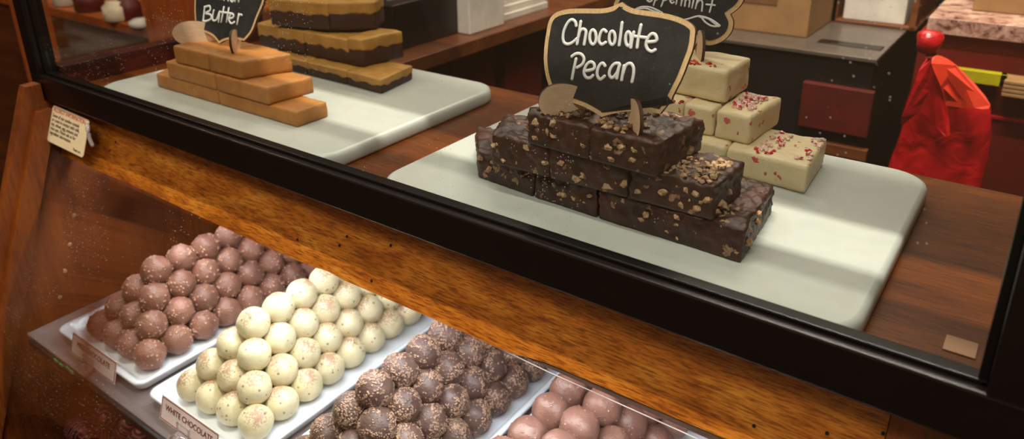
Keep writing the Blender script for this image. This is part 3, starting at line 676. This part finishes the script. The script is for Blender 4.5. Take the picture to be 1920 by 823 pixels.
def truffle_mesh(name, R, seed, mat, lump=.03, fine=.0, squash=.0, clumps=0, cr=(.03, .07), ch=.05, patch=None):
    """a dipped ball; the crumbs are raised and marked in the attribute 'crumb'"""
    rnd = random.Random(seed); bm = bmesh.new(); bmesh.ops.create_icosphere(bm, subdivisions=7 if clumps > 50 else 6, radius=R)
    off = Vector((seed * 3.3, seed * 1.1, seed * .7)); D = np.array([v.co.normalized()[:] for v in bm.verts]); add = np.zeros(len(D)); k = 0
    while k < clumps:
        v = Vector((rnd.gauss(0, 1), rnd.gauss(0, 1), rnd.gauss(0, 1))).normalized()
        if patch is not None and noise.noise(v * 1.4 + off) < patch and rnd.random() < .93: k += .3; continue
        r = rnd.uniform(*cr); q = np.linalg.norm(D - np.array(v[:]), axis=1) / r
        add = np.maximum(add, np.where(q < 1, (1 - q * q) * rnd.uniform(.5, 1), 0)); k += 1
    for v, ad in zip(bm.verts, add):
        d = v.co.normalized(); s = 1 + lump * noise.noise(d * 1.6 + off) + fine * noise.noise(d * 9 + off) + fine * .6 * noise.noise(d * 22 + off) + ch * ad
        v.co = d * R * s; v.co.z *= 1 - squash
    me = bpy.data.meshes.new(name); bm.to_mesh(me); bm.free(); me.materials.append(mat)
    at = me.attributes.new('crumb', 'FLOAT', 'POINT'); at.data.foreach_set('value', add.astype(np.float32))
    for p in me.polygons: p.use_smooth = True
    return me
kinds = {
 'milk': ([truffle_mesh('truffle', .0166, 3 + i, M['milk'], .05, .012, 0, 110, (.045, .10), .075, -.03) for i in range(4)], 'crumbed milk chocolate truffle', 'milk chocolate truffles in the leftmost tray'),
 'white': ([truffle_mesh('truffle', .0166, 13 + i, M['white_t'], .035, .006, .0, 2, (.05, .09), .04) for i in range(4)], 'cocoa-specked cream truffle', 'white chocolate truffles in the second tray'),
 'dark': ([truffle_mesh('truffle', .0168, 23 + i, M['dark_t'], .04, .008, 0, 900, (.045, .08), .05, -.12) for i in range(4)], 'toffee-crumbed dark truffle', 'crumb covered dark truffles in the third tray'),
 'smooth': ([truffle_mesh('truffle', .0176, 33 + i, M['smooth_t'], .07, .008, .02, 34, (.035, .065), .06) for i in range(4)], 'smooth milk chocolate truffle', 'smooth milk chocolate truffles in the rightmost tray')}
layer_words = ['bottom layer', 'second layer up', 'third layer up', 'top ridge']
ordn = ['front', 'second', 'third', 'fourth', 'fifth', 'sixth', 'seventh', 'eighth', 'ninth', 'tenth']
def pyramid(kind, x0, y0, sx, sy, h, yaw, seed, shift=.5, maxL=4, jit=.0006):
    rnd = random.Random(seed); meshes, words, grp = kinds[kind]
    for L in range(maxL):
        w = 4 - L
        for j in range(9 - L):
            for i in range(w):
                if j >= 2 and i < w - 2: continue
                lx, ly = (i + L * shift) * sx, (j + L / 2) * sy
                x = x0 + lx * math.cos(yaw) - ly * math.sin(yaw); y = y0 + lx * math.sin(yaw) + ly * math.cos(yaw)
                o = bpy.data.objects.new('truffle', meshes[rnd.randrange(4)]); C.objects.link(o)
                o.location = (x + rnd.uniform(-jit, jit), y + rnd.uniform(-jit, jit), -.2500 + L * h)
                if kind == 'white': o.rotation_euler = (rnd.uniform(-.5, .5), rnd.uniform(-.5, .5), rnd.uniform(0, 6.28))
                else: o.rotation_euler = (rnd.uniform(0, 6.28), rnd.uniform(0, 6.28), rnd.uniform(0, 6.28))
                if w == 1: pos = ''
                elif i == w - 1: pos = ', right-hand side'
                elif i == 0: pos = ', left-hand side'
                else: pos = ', %s from the right' % ['', 'second', 'third'][w - 1 - i]
                if w == 2 and i == 0: pos = ', left of two'
                row_ = 'in front' if j == 0 else '%s row back' % ordn[j]
                tag(o, '%s, %s, %s%s' % (words, layer_words[L], row_, pos), 'truffle', grp)
pyramid('milk', -.8270, -.0568, .0327, .0325, .0215, .0144, 5)
pyramid('white', -.6445, -.0570, .0327, .0316, .0218, .0359, 6)
pyramid('dark', -.4738, -.0546, .0324, .0316, .0212, .0071, 7)
pyramid('smooth', -.3205, -.0560, .0335, .0330, .0222, 0, 8, .38, 3, .0022)

# place cards in clear clips
def text(name, s, size, mat, parent, loc, rot, align='CENTER', sx=1.):
    cu = bpy.data.curves.new(name, 'FONT'); cu.body = s; cu.size = size; cu.align_x = align; cu.extrude = .0001; cu.space_line = .95
    t_ = bpy.data.objects.new(name, cu); C.objects.link(t_); dg = bpy.context.evaluated_depsgraph_get(); me = bpy.data.meshes.new_from_object(t_.evaluated_get(dg))
    bpy.data.objects.remove(t_); me.name = name; me.materials.clear(); me.materials.append(mat)
    o = bpy.data.objects.new(name, me); C.objects.link(o); o.parent = parent; o.location = loc; o.rotation_euler = rot; o.scale = (sx, 1, 1)
    return o
def card(cx, cy, words, label, w=.096, h=.025, nm=''):
    t = empty('name_card', (cx, cy, SZ), label, 'name card', 'name cards clipped to the glass shelf')
    tl = math.radians(18)
    bm = B((-w / 2, -.0004, .0), (w / 2, .0004, h)); bmesh.ops.rotate(bm, verts=bm.verts, cent=(0, 0, 0), matrix=Matrix.Rotation(-tl, 3, 'X'))
    c = obj('card', bm, M['pink_card'], t)
    bm = bmesh.new()
    for a, b in (((-w / 2 + .0012, -.0007, .0012), (w / 2 - .0012, -.0004, .0018)), ((-w / 2 + .0012, -.0007, h - .0018), (w / 2 - .0012, -.0004, h - .0012)), ((-w / 2 + .0012, -.0007, .0018), (-w / 2 + .0018, -.0004, h - .0018)), ((w / 2 - .0018, -.0007, .0018), (w / 2 - .0012, -.0004, h - .0018))): box(bm, a, b)
    bmesh.ops.rotate(bm, verts=bm.verts, cent=(0, 0, 0), matrix=Matrix.Rotation(-tl, 3, 'X'))
    obj('border_line', bm, M['maroon'], c)
    text('printed_words', words, .0084, M['maroon'], c, (0, -.0007 * 1 + math.sin(tl) * .0125, .0125), (PI / 2 - tl, 0, 0))
    bm = bmesh.new(); box(bm, (-.0095, -.0115, .0003), (.0095, -.0018, .0055), .0012); box(bm, (-.0125, -.014, .0003), (.0125, -.009, .0032), .001)
    tube(bm, spline([(-.0095, -.0035, .004), (-.0095, -.0018, .0145), (-.008, -.0015, .0155), (.008, -.0015, .0155), (.0095, -.0018, .0145), (.0095, -.0035, .004)], 5), .0011)
    tube(bm, spline([(-.009, -.012, .004), (-.004, -.010, .0085), (.004, -.010, .0085), (.009, -.012, .004)], 5), .0009)
    obj('clip', bm, M['clip'], t, True)['label'] = 'clear plastic clip'
    return t
card(-.790, -.0925, 'MILK CHOCOLATE', 'pale card with maroon words in a clear clip before the leftmost tray')
card(-.606, -.0925, 'WHITE CHOCOLATE', 'pale card reading WHITE CHOCOLATE in a clear clip before the second tray')

# allergy notice stuck to the upper left of the slanted board
def onsl(px, py, off=.0):
    r = ROT @ Vector((px - PX, -(py - PY), -F)); t = (.02 - off + .375 * CAM.z - CAM.y) / (r.y - .375 * r.z); return CAM + r * t
tlc, trc, brc, blc = [onsl(*p, .024) for p in ((101, 198), (169, 226), (153.5, 295.6), (87, 262))]
cc = (tlc + trc + brc + blc) / 4
note = empty('notice_sticker', cc, 'small cream allergy notice with a red heading at the upper left of the slanted board', 'notice')
ux = ((trc - tlc) + (brc - blc)).normalized(); vz = NF.cross(ux).normalized() * 1
if vz.z < 0: vz = -vz
w_ = ((trc - tlc).length + (brc - blc).length) / 2; h_ = ((tlc - blc).length + (trc - brc).length) / 2
nn = ux.cross(vz)
if nn.y > 0: nn = -nn
bm = bmesh.new(); prism(bm, [ux * x + vz * y for x, y in rounded_rect(-w_ / 2, -h_ / 2, w_ / 2, h_ / 2, .003, 4)], -nn * .0006)
sheet = obj('sheet', bm, M['cream_paper'], note)
Rn = Matrix((ux, vz, ux.cross(vz))).transposed().to_euler()
lines = [('ALLERGY INFORMATION', .0056, 'red_ink', .40), ('Some of our candies contain', .0046, 'ink', .25), ('or come in contact with milk,', .0046, 'ink', .13), ('soy, wheat, egg, peanuts and', .0046, 'ink', .01), ('tree nuts. Please ask us for', .0046, 'ink', -.11), ('ingredient information.', .0046, 'ink', -.23), ('Thank you', .0034, 'ink', -.38)]
for s, sz, mt, fy in lines:
    text('printed_line', s, sz * w_ / .070, M[mt], sheet, ux * ((-w_ * .46) if s != 'Thank you' else w_ * .22) + vz * (h_ * fy - .002) + nn * .0002, Rn, 'LEFT', .98)
bm = bmesh.new(); R0 = vz * (h_ * .38) + ux * (w_ / 2); tube(bm, spline([R0 - ux * .004, R0 + ux * .006 + nn * .004, R0 + ux * .012 - vz * .012 + nn * .003, R0 + ux * .016 - vz * .020], 6), .0022)
obj('clear_tape', bm, M['clip'], note, True)
# label on shelf floor, right
p0, p1 = U(1782, 650, z=0), U(1828, 655, z=0)
o = B((-.008, -.008, 0), (.008, .008, .0008), .0003); o = obj('square_label', o, M['brown_label'], None, False, (-.0065, .0535, .0002)); tag(o, 'small brown square label lying at the right front corner of the wooden shelf', 'label')

# ------------------------------------------------------------------ lower shelf with striped candies
ls = obj('lower_shelf', B((-.44, -.16, -.008), (.44, .15, 0)), M['dark_wood'], None, False, (-.50, .03, -.462)); tag(ls, 'dark wooden shelf low in the case under the truffle trays', 'shelf')
rb = empty('red_carton', (-.76, .125, -.462), 'dark red carton on the low shelf behind the striped candies', 'carton')
obj('carton_body', B((-.165, -.05, 0), (.165, .045, .150), .001), M['red_box'], rb); obj('carton_lid', B((-.167, -.052, .130), (.167, .047, .1535), .001), M['red_box'], rb)
sm = bpy.data.meshes.new('striped'); bm = bmesh.new(); bmesh.ops.create_icosphere(bm, subdivisions=4, radius=.017)
for v in bm.verts:
    v.co.x *= 1.35; v.co.z *= .85; v.co *= 1 + .035 * math.sin(v.co.x * 750)
bm.to_mesh(sm); bm.free(); sm.materials.append(M['striped'])
for p in sm.polygons: p.use_smooth = True
words = ['nearest the end panel', 'second from the end panel', 'third from the end panel', 'under the tray corner', 'at the back of the heap', 'on top of the heap', 'half hidden on the right']
for k, (px, py, z) in enumerate(((150, 805, -.430), (178, 822, -.440), (210, 780, -.410), (238, 800, -.425), (185, 790, -.428), (165, 835, -.440), (262, 830, -.435))):
    p = U(px, py, z=z); o = bpy.data.objects.new('striped_candy', sm); C.objects.link(o); o.location = p; o.rotation_euler = (k * .8, k * .3, k * 1.1)
    tag(o, 'dark chocolate candy with pink stripes on the low shelf, ' + words[k], 'candy', 'striped candies on the low shelf')

# ------------------------------------------------------------------ the shop behind
def thing_box(name, label, cat, a, b, mat, parts=(), bev=.002, group=None):
    a, b = Vector(a), Vector(b); base = Vector(((a.x + b.x) / 2, (a.y + b.y) / 2, a.z))
    e = empty(name, base, label, cat, group)
    obj('body', B(a - base, b - base, bev), mat, e)
    for pn, pa, pb, pm in parts: obj(pn, B(Vector(pa) - base, Vector(pb) - base, .001), pm, e)
    return e
# black counter unit
Y1 = .75
fr = U(1640, 118, y=Y1); fl = U(1322, 76, y=Y1)
ra, rb_ = U(1510, 150, y=Y1), U(1628, 255, y=Y1); ba, bb = U(1540, 262, y=Y1), U(1625, 300, y=Y1)
thing_box('black_counter_unit', 'black counter unit with a grey brown top behind the peppermint fudge', 'counter', (fl.x - .12, Y1, -1.0), (fr.x, Y1 + .62, fr.z), M['machine'],
  [('metal_top', (fl.x - .122, Y1 - .004, fr.z), (fr.x + .003, Y1 + .62, fr.z + .006), M['steel_grey']),
   ('red_panel', (ra.x, Y1 - .012, rb_.z), (rb_.x, Y1 + .001, ra.z), M['red_box']), ('lower_panel', (ba.x, Y1 - .010, bb.z), (bb.x, Y1 + .001, ba.z), M['far_wood']),
   ('slot', (U(1515, 80, y=Y1).x, Y1 + .05, fr.z + .0055), (U(1640, 90, y=Y1).x, Y1 + .075, fr.z + .0075), M['black'])])
ut = fr.z + .006
def on_top(px, py, z): return U(px, py, z=z)
q0 = on_top(1345, 55, ut); q1 = on_top(1512, 72, ut)
thing_box('cardboard_box', 'brown cardboard box standing on the black counter unit', 'box', (q0.x - .03, q1.y, ut), (q1.x, q1.y + .22, ut + .16), M['kraft'], [('tape_strip', (q0.x - .03, q1.y - .001, ut + .045), (q1.x - .05, q1.y + .001, ut + .058), M['kraft_dark'])])
q2 = on_top(1575, 44, ut); q3 = on_top(1692, 56, ut)
w3 = thing_box('paper_tray', 'brown wooden tray of white paper on the black counter unit', 'paper tray', (q2.x - .018, q3.y, ut), (q3.x + .02, q3.y + .20, ut + .006), M['far_wood'],
  [('side', (q2.x - .018, q3.y, ut), (q2.x - .008, q3.y + .2, ut + .07), M['far_wood']), ('side', (q3.x + .008, q3.y, ut), (q3.x + .018, q3.y + .2, ut + .07), M['far_wood'])])
thing_box('paper_stack', 'stack of white paper in the wooden tray on the black counter unit', 'paper', (q2.x, q3.y + .006, ut + .006), (q3.x, q3.y + .19, ut + .060), M['paper'])
thing_box('white_folder', 'thin white folder standing between the cardboard box and the paper tray', 'folder', (q1.x + .008, q3.y, ut), (q2.x - .022, q3.y + .15, ut + .10), M['paper'])
# granite counter with red cabinet
g0 = U(1740, 60, y=.80); gx = U(1712, 130, y=.80).x
thing_box('cabinet', 'deep red cabinet with a speckled granite top at upper right', 'cabinet', (gx, .81, -1.0), (1.2, 1.35, g0.z), M['deep_red'], [('granite_top', (gx + .008, .795, g0.z), (1.21, 1.36, g0.z + .022), M['granite']), ('red_edge_strip', (U(1790, 205, y=.81).x, .806, U(1800, 212, y=.81).z), (1.2, .811, U(1800, 205, y=.81).z), M['red_bag'])], .001)
gt = g0.z + .022; o0 = U(1822, 20, z=gt)
thing_box('brown_box', 'orange brown box on the granite top at the upper right corner', 'box', (o0.x, o0.y, gt), (o0.x + .35, o0.y + .2, gt + .09), M['kraft'])
# yellow holder and stacked wafers
ya, yb = U(1735, 118, y=.785), U(1885, 162, y=.785)
e = empty('yellow_tag_holder', ((ya.x + yb.x) / 2, .79, yb.z), 'yellow plastic holder with an orange strip on the red cabinet', 'holder')
bm = bmesh.new(); cx_ = e.location
for a, b in (((ya.x, .778, yb.z + .0), (yb.x, .790, yb.z + .010)), ((ya.x, .778, ya.z - .009), (yb.x, .790, ya.z)), ((yb.x - .008, .778, yb.z), (yb.x, .790, ya.z)), ((ya.x, .778, yb.z), (ya.x + .006, .790, ya.z))): box(bm, Vector(a) - cx_, Vector(b) - cx_, .001)
obj('frame', bm, M['yellow'], e); obj('insert', B(Vector((ya.x + .006, .784, yb.z + .008)) - cx_, Vector((yb.x - .008, .810, ya.z - .008)) - cx_), M['orange_flap'], e)
wa, wb = U(1884, 148, y=.775), U(1930, 186, y=.775)
for k in range(4):
    z0 = wb.z + (wa.z - wb.z) * k / 4; e = obj('tan_block', B((-.03, -.02, 0), (.03, .02, (wa.z - wb.z) / 4 * .85), .001), M['kraft'], None, False, (wa.x + .03, .79, z0)); tag(e, 'pale tan block beside the yellow holder, %s of four' % ['lowest', 'second lowest', 'second highest', 'highest'][k], 'block', 'pale blocks stacked by the red cabinet')
# red bag hanging in front of the cabinet
YB2 = .66
rows_px = [(1738, 1752, 98), (1730, 1775, 112), (1722, 1800, 135), (1712, 1828, 165), (1703, 1856, 200), (1690, 1858, 250), (1672, 1850, 300), (1658, 1838, 345), (1652, 1830, 400), (1650, 1820, 450)]
bag = empty('red_bag', U(1745, 450, y=YB2), 'shiny red plastic bag tied at its top, hanging behind the right marble board', 'bag')
bm = bmesh.new(); rings = []; NN = 56
for ri, (xa, xb, yy) in enumerate(rows_px):
    a, b = U(xa, yy, y=YB2), U(xb, yy, y=YB2); c = (a + b) / 2; w = (b - a).length / 2; zc = (a.z + b.z) / 2; ring = []
    for k in range(NN):
        t = 2 * PI * k / NN; fold = 1 + (.16 * math.sin(5 * t + ri * .35) + .09 * math.sin(11 * t + 1.3)) * min(1, ri / 4)
        ring.append(bm.verts.new(Vector((c.x + w * math.cos(t), YB2 + w * .42 * math.sin(t) * fold, a.z + (b.z - a.z) * (.5 + .5 * math.cos(t)))) - bag.location))
    rings.append(ring)
for a, b in zip(rings, rings[1:]):
    for k in range(NN): bm.faces.new((a[k], a[(k + 1) % NN], b[(k + 1) % NN], b[k]))
bm.faces.new(rings[0]); bm.faces.new(rings[-1][::-1]); bmesh.ops.recalc_face_normals(bm, faces=bm.faces[:])
obj('bag_body', bm, M['red_bag'], bag, True)
kp = U(1742, 78, y=YB2) - bag.location; bm = bmesh.new(); bmesh.ops.create_icosphere(bm, subdivisions=3, radius=.016, matrix=Matrix.Translation(kp))
for v in bm.verts: v.co += Vector((1, 0, .5)) * .006 * noise.noise(v.co * 60)
obj('knot', bm, M['red_bag'], bag, True)
def flap(name, pts, mat, y, sagy=.02):
    pts = [(v.x, v.y) for v in spline([(a, b, 0) for a, b in pts], 4, True)]; P3 = [U(px, py, y=y) - bag.location for px, py in pts]; bm = bmesh.new(); vs = []
    for k, p in enumerate(P3): vs.append(p + Vector((0, sagy * math.sin(k * .5) * .4, 0)))
    prism(bm, vs, Vector((0, .003, 0))); obj(name, bm, mat, bag)
flap('bag_flap', [(1748, 108), (1790, 125), (1858, 195), (1815, 200), (1775, 208), (1765, 160)], M['orange_flap'], YB2 - .045)
flap('bag_flap', [(1742, 108), (1765, 150), (1782, 250), (1755, 235), (1722, 215), (1690, 232), (1715, 150)], M['red_bag'], YB2 - .040)
# counter on the left behind, running into the depth
cxr, cz = -.75, -.026
thing_box('wooden_counter', 'brown wooden counter running back behind the two-tone fudge', 'counter', (-1.22, .36, -1.0), (cxr - .03, 1.9, -.20), M['dark_wood'], [('counter_top', (-1.24, .345, cz - .022), (cxr, 1.95, cz), M['far_wood']), ('back_panel', (-1.20, .37, -.20), (-.95, 1.9, cz - .022), M['dark_wood'])])
def boxx(name, label, cat, xf, pa, pb, depth, zb, mat, h=None, parts=()):
    a, b = U(*pa, x=xf), U(*pb, x=xf)
    return thing_box(name, label, cat, (xf - depth, min(a.y, b.y), zb), (xf, max(a.y, b.y), h if h is not None else max(a.z, b.z)), mat, parts)
# black register on the counter
boxx('black_register', 'black cash register on the wooden counter behind the two-tone fudge', 'register', -.80, (742, 112), (868, 78), .16, cz, M['machine'], .045)
e = [o for o in C.objects if o.name.startswith('black_register')][0]
bm = bmesh.new(); yr = e.location.y; prism(bm, [(.02, -.055, .071), (.075, -.055, .055), (.075, .055, .055), (.02, .055, .071)], Vector((0, 0, .008))); obj('glint_plate', bm, M['blue_glint'], e)  # blue grey plate standing in for a glint on the machine
bm = B((-.06, -.05, .071), (-.045, .05, .16), .002); obj('screen', bm, M['machine'], e)
boxx('white_paper_box', 'white paper box on the wooden counter, left of the chocolate pecan sign', 'box', -.775, (882, 86), (946, 62), .06, cz, M['paper'], .075)
for k in range(3):
    a, b = U(955, 50, x=-.78), U(1036, 30, x=-.78)
    o = obj('paper_pile', B((-.05, -.5 * (b.y - a.y), 0), (.05, .5 * (b.y - a.y), .012), .001), M['paper'], None, False, (-.84 - .006 * k, (a.y + b.y) / 2 + .01 * k, cz + .0125 * k)); tag(o, 'white paper pile on the far end of the wooden counter, %s of three' % ['lowest', 'middle', 'topmost'][k], 'paper', 'paper piles on the far wooden counter')
for k, (pa, pb) in enumerate((((852, 190), (935, 110)), ((950, 190), (1022, 90)))):
    a, b = U(*pa, x=cxr - .035), U(*pb, x=cxr - .035)
    thing_box('red_box', 'dark red box under the wooden counter top, %s one' % ['nearer', 'farther'][k], 'box', (cxr - .16, a.y, -.1995), (cxr - .035, b.y - .01, cz - .035), M['red_box'], group='red boxes under the wooden counter')
# orange upright post
pa, pb = U(700, 90, y=.62), U(735, 90, y=.62)
thing_box('wooden_post', 'orange wooden post rising behind the two-tone fudge', 'post', (pa.x, .62, cz), (pb.x, .66, .60), M['orange_wood'])
# far left counter seen through side glass
zc = -.106
thing_box('display_table', 'brown display table seen through the left side glass', 'table', (-3.2, .50, -1.0), (-1.60, 1.1, zc - .022), M['far_wood'], [('table_top', (-3.2, .485, zc - .022), (-1.59, 1.12, zc), M['orange_wood'])])
thing_box('wooden_post', 'orange wooden post right of the display table, behind the left side glass', 'post', (-1.585, .46, -1.0), (-1.48, .56, .6), M['orange_wood'])
for k, (px, py, w, h, mt, nm, lb) in enumerate(((125, 10, .03, .06, 'paper', 'white_bag', 'small white bag at the left end of the display table'), (170, 20, .035, .05, 'red_box', 'red_tin', 'dark red tin on the display table, left of the pale jar'), (222, 38, .03, .045, 'skin_jar', 'pale_jar', 'pale round jar on the display table'), (245, 36, .028, .05, 'red_box', 'red_tin', 'dark red tin on the display table, right of the pale jar'), (268, 50, .028, .018, 'paper', 'white_dish', 'low white dish at the right end of the display table'))):
    p = U(px, py, z=zc); bm = bmesh.new(); prof = [(w * .8, 0), (w, .004), (w, h * .75), (w * .7, h * .9), (w * .7, h)]
    rr = [[bm.verts.new((r * math.cos(2 * PI * i / 24), r * math.sin(2 * PI * i / 24), z)) for i in range(24)] for r, z in prof]
    for a, b in zip(rr, rr[1:]):
        for i in range(24): bm.faces.new((a[i], a[(i + 1) % 24], b[(i + 1) % 24], b[i]))
    bm.faces.new(rr[0][::-1]); bm.faces.new(rr[-1]); o = obj(nm, bm, M[mt], None, True, (p.x, min(p.y, 1.05), zc)); tag(o, lb, nm.split('_')[1])
thing_box('red_cabinet', 'tall dark red cabinet behind the peanut butter fudge', 'cabinet', (-1.95, 1.25, -1.0), (-1.30, 1.7, .5), M['deep_red'])
thing_box('dark_appliance', 'dark appliance on the floor behind the butter sign', 'appliance', (-1.42, .75, -1.0), (-1.26, 1.15, .12), M['machine'])
thing_box('wood_shelving', 'brown wooden shelving far at the left edge', 'shelving', (-3.55, 1.3, -1.0), (-2.5, 1.9, .6), M['far_wood'], [('gap_shade_panel', (-3.5, 1.295, -.52), (-2.52, 1.31, -.40), M['black'])])  # black panel standing in for the shade inside a shelf gap
pa = U(45, 90, y=.25)
thing_box('wooden_post', 'orange wooden post left of the black corner post', 'post', (pa.x - .02, .25, -1.0), (pa.x + .035, .30, .6), M['orange_wood'])

# ------------------------------------------------------------------ lights
def area(name, loc, aim, sx, sy, power, col, spread=180):
    l = bpy.data.lights.new(name, 'AREA'); l.shape = 'RECTANGLE'; l.size = sx; l.size_y = sy; l.energy = power; l.color = col; l.spread = math.radians(spread)
    o = bpy.data.objects.new(name, l); C.objects.link(o); o.location = loc
    o.rotation_euler = (Vector(aim) - Vector(loc)).to_track_quat('-Z', 'Y').to_euler(); return o
area('shelf_led_strip', (-.42, .022, -.060), (-.42, -.05, -1), .92, .018, 3.0, (.88, .94, 1), 170)
area('case_lamp', (-.50, .20, .425), (-.50, .12, 0), .9, .06, 1.1, (1, .95, .86))
area('shop_ceiling_lamp', (.15, -.95, 1.62), (-.2, 0, 0), .9, .5, 18, (1, .95, .84))
area('track_lamp', (-.15, -.215, 1.64), (-.15, .0, 0), .8, .03, 34, (1, .93, .80))
area('shop_ceiling_lamp', (-1.7, -1.2, 1.62), (-1.2, 0, -.3), .9, .5, 16, (1, .88, .72))
area('back_shop_lamp', (-.7, 1.6, 1.66), (-.7, 1.2, -1), 1.6, .6, 26, (1, .86, .68))
area('bag_fill_light', (-.1, .45, 1.66), (-.1, .75, -.2), .5, .1, 4.5, (1, .90, .76), 60)  # added fill light to brighten the red bag, not a lamp of the shop
area('left_shop_lamp', (-2.6, .2, 1.66), (-2.6, .6, -1), .8, .6, 18, (1, .80, .58))
w = bpy.data.worlds.new('world'); bpy.context.scene.world = w; w.use_nodes = True; w.node_tree.nodes['Background'].inputs[0].default_value = (.5, .4, .3, 1); w.node_tree.nodes['Background'].inputs[1].default_value = .2
sc = bpy.context.scene; sc.view_settings.view_transform = 'Standard'; sc.view_settings.look = 'None'; sc.view_settings.exposure = 0; sc.view_settings.gamma = 1; sc.view_settings.use_curve_mapping = False
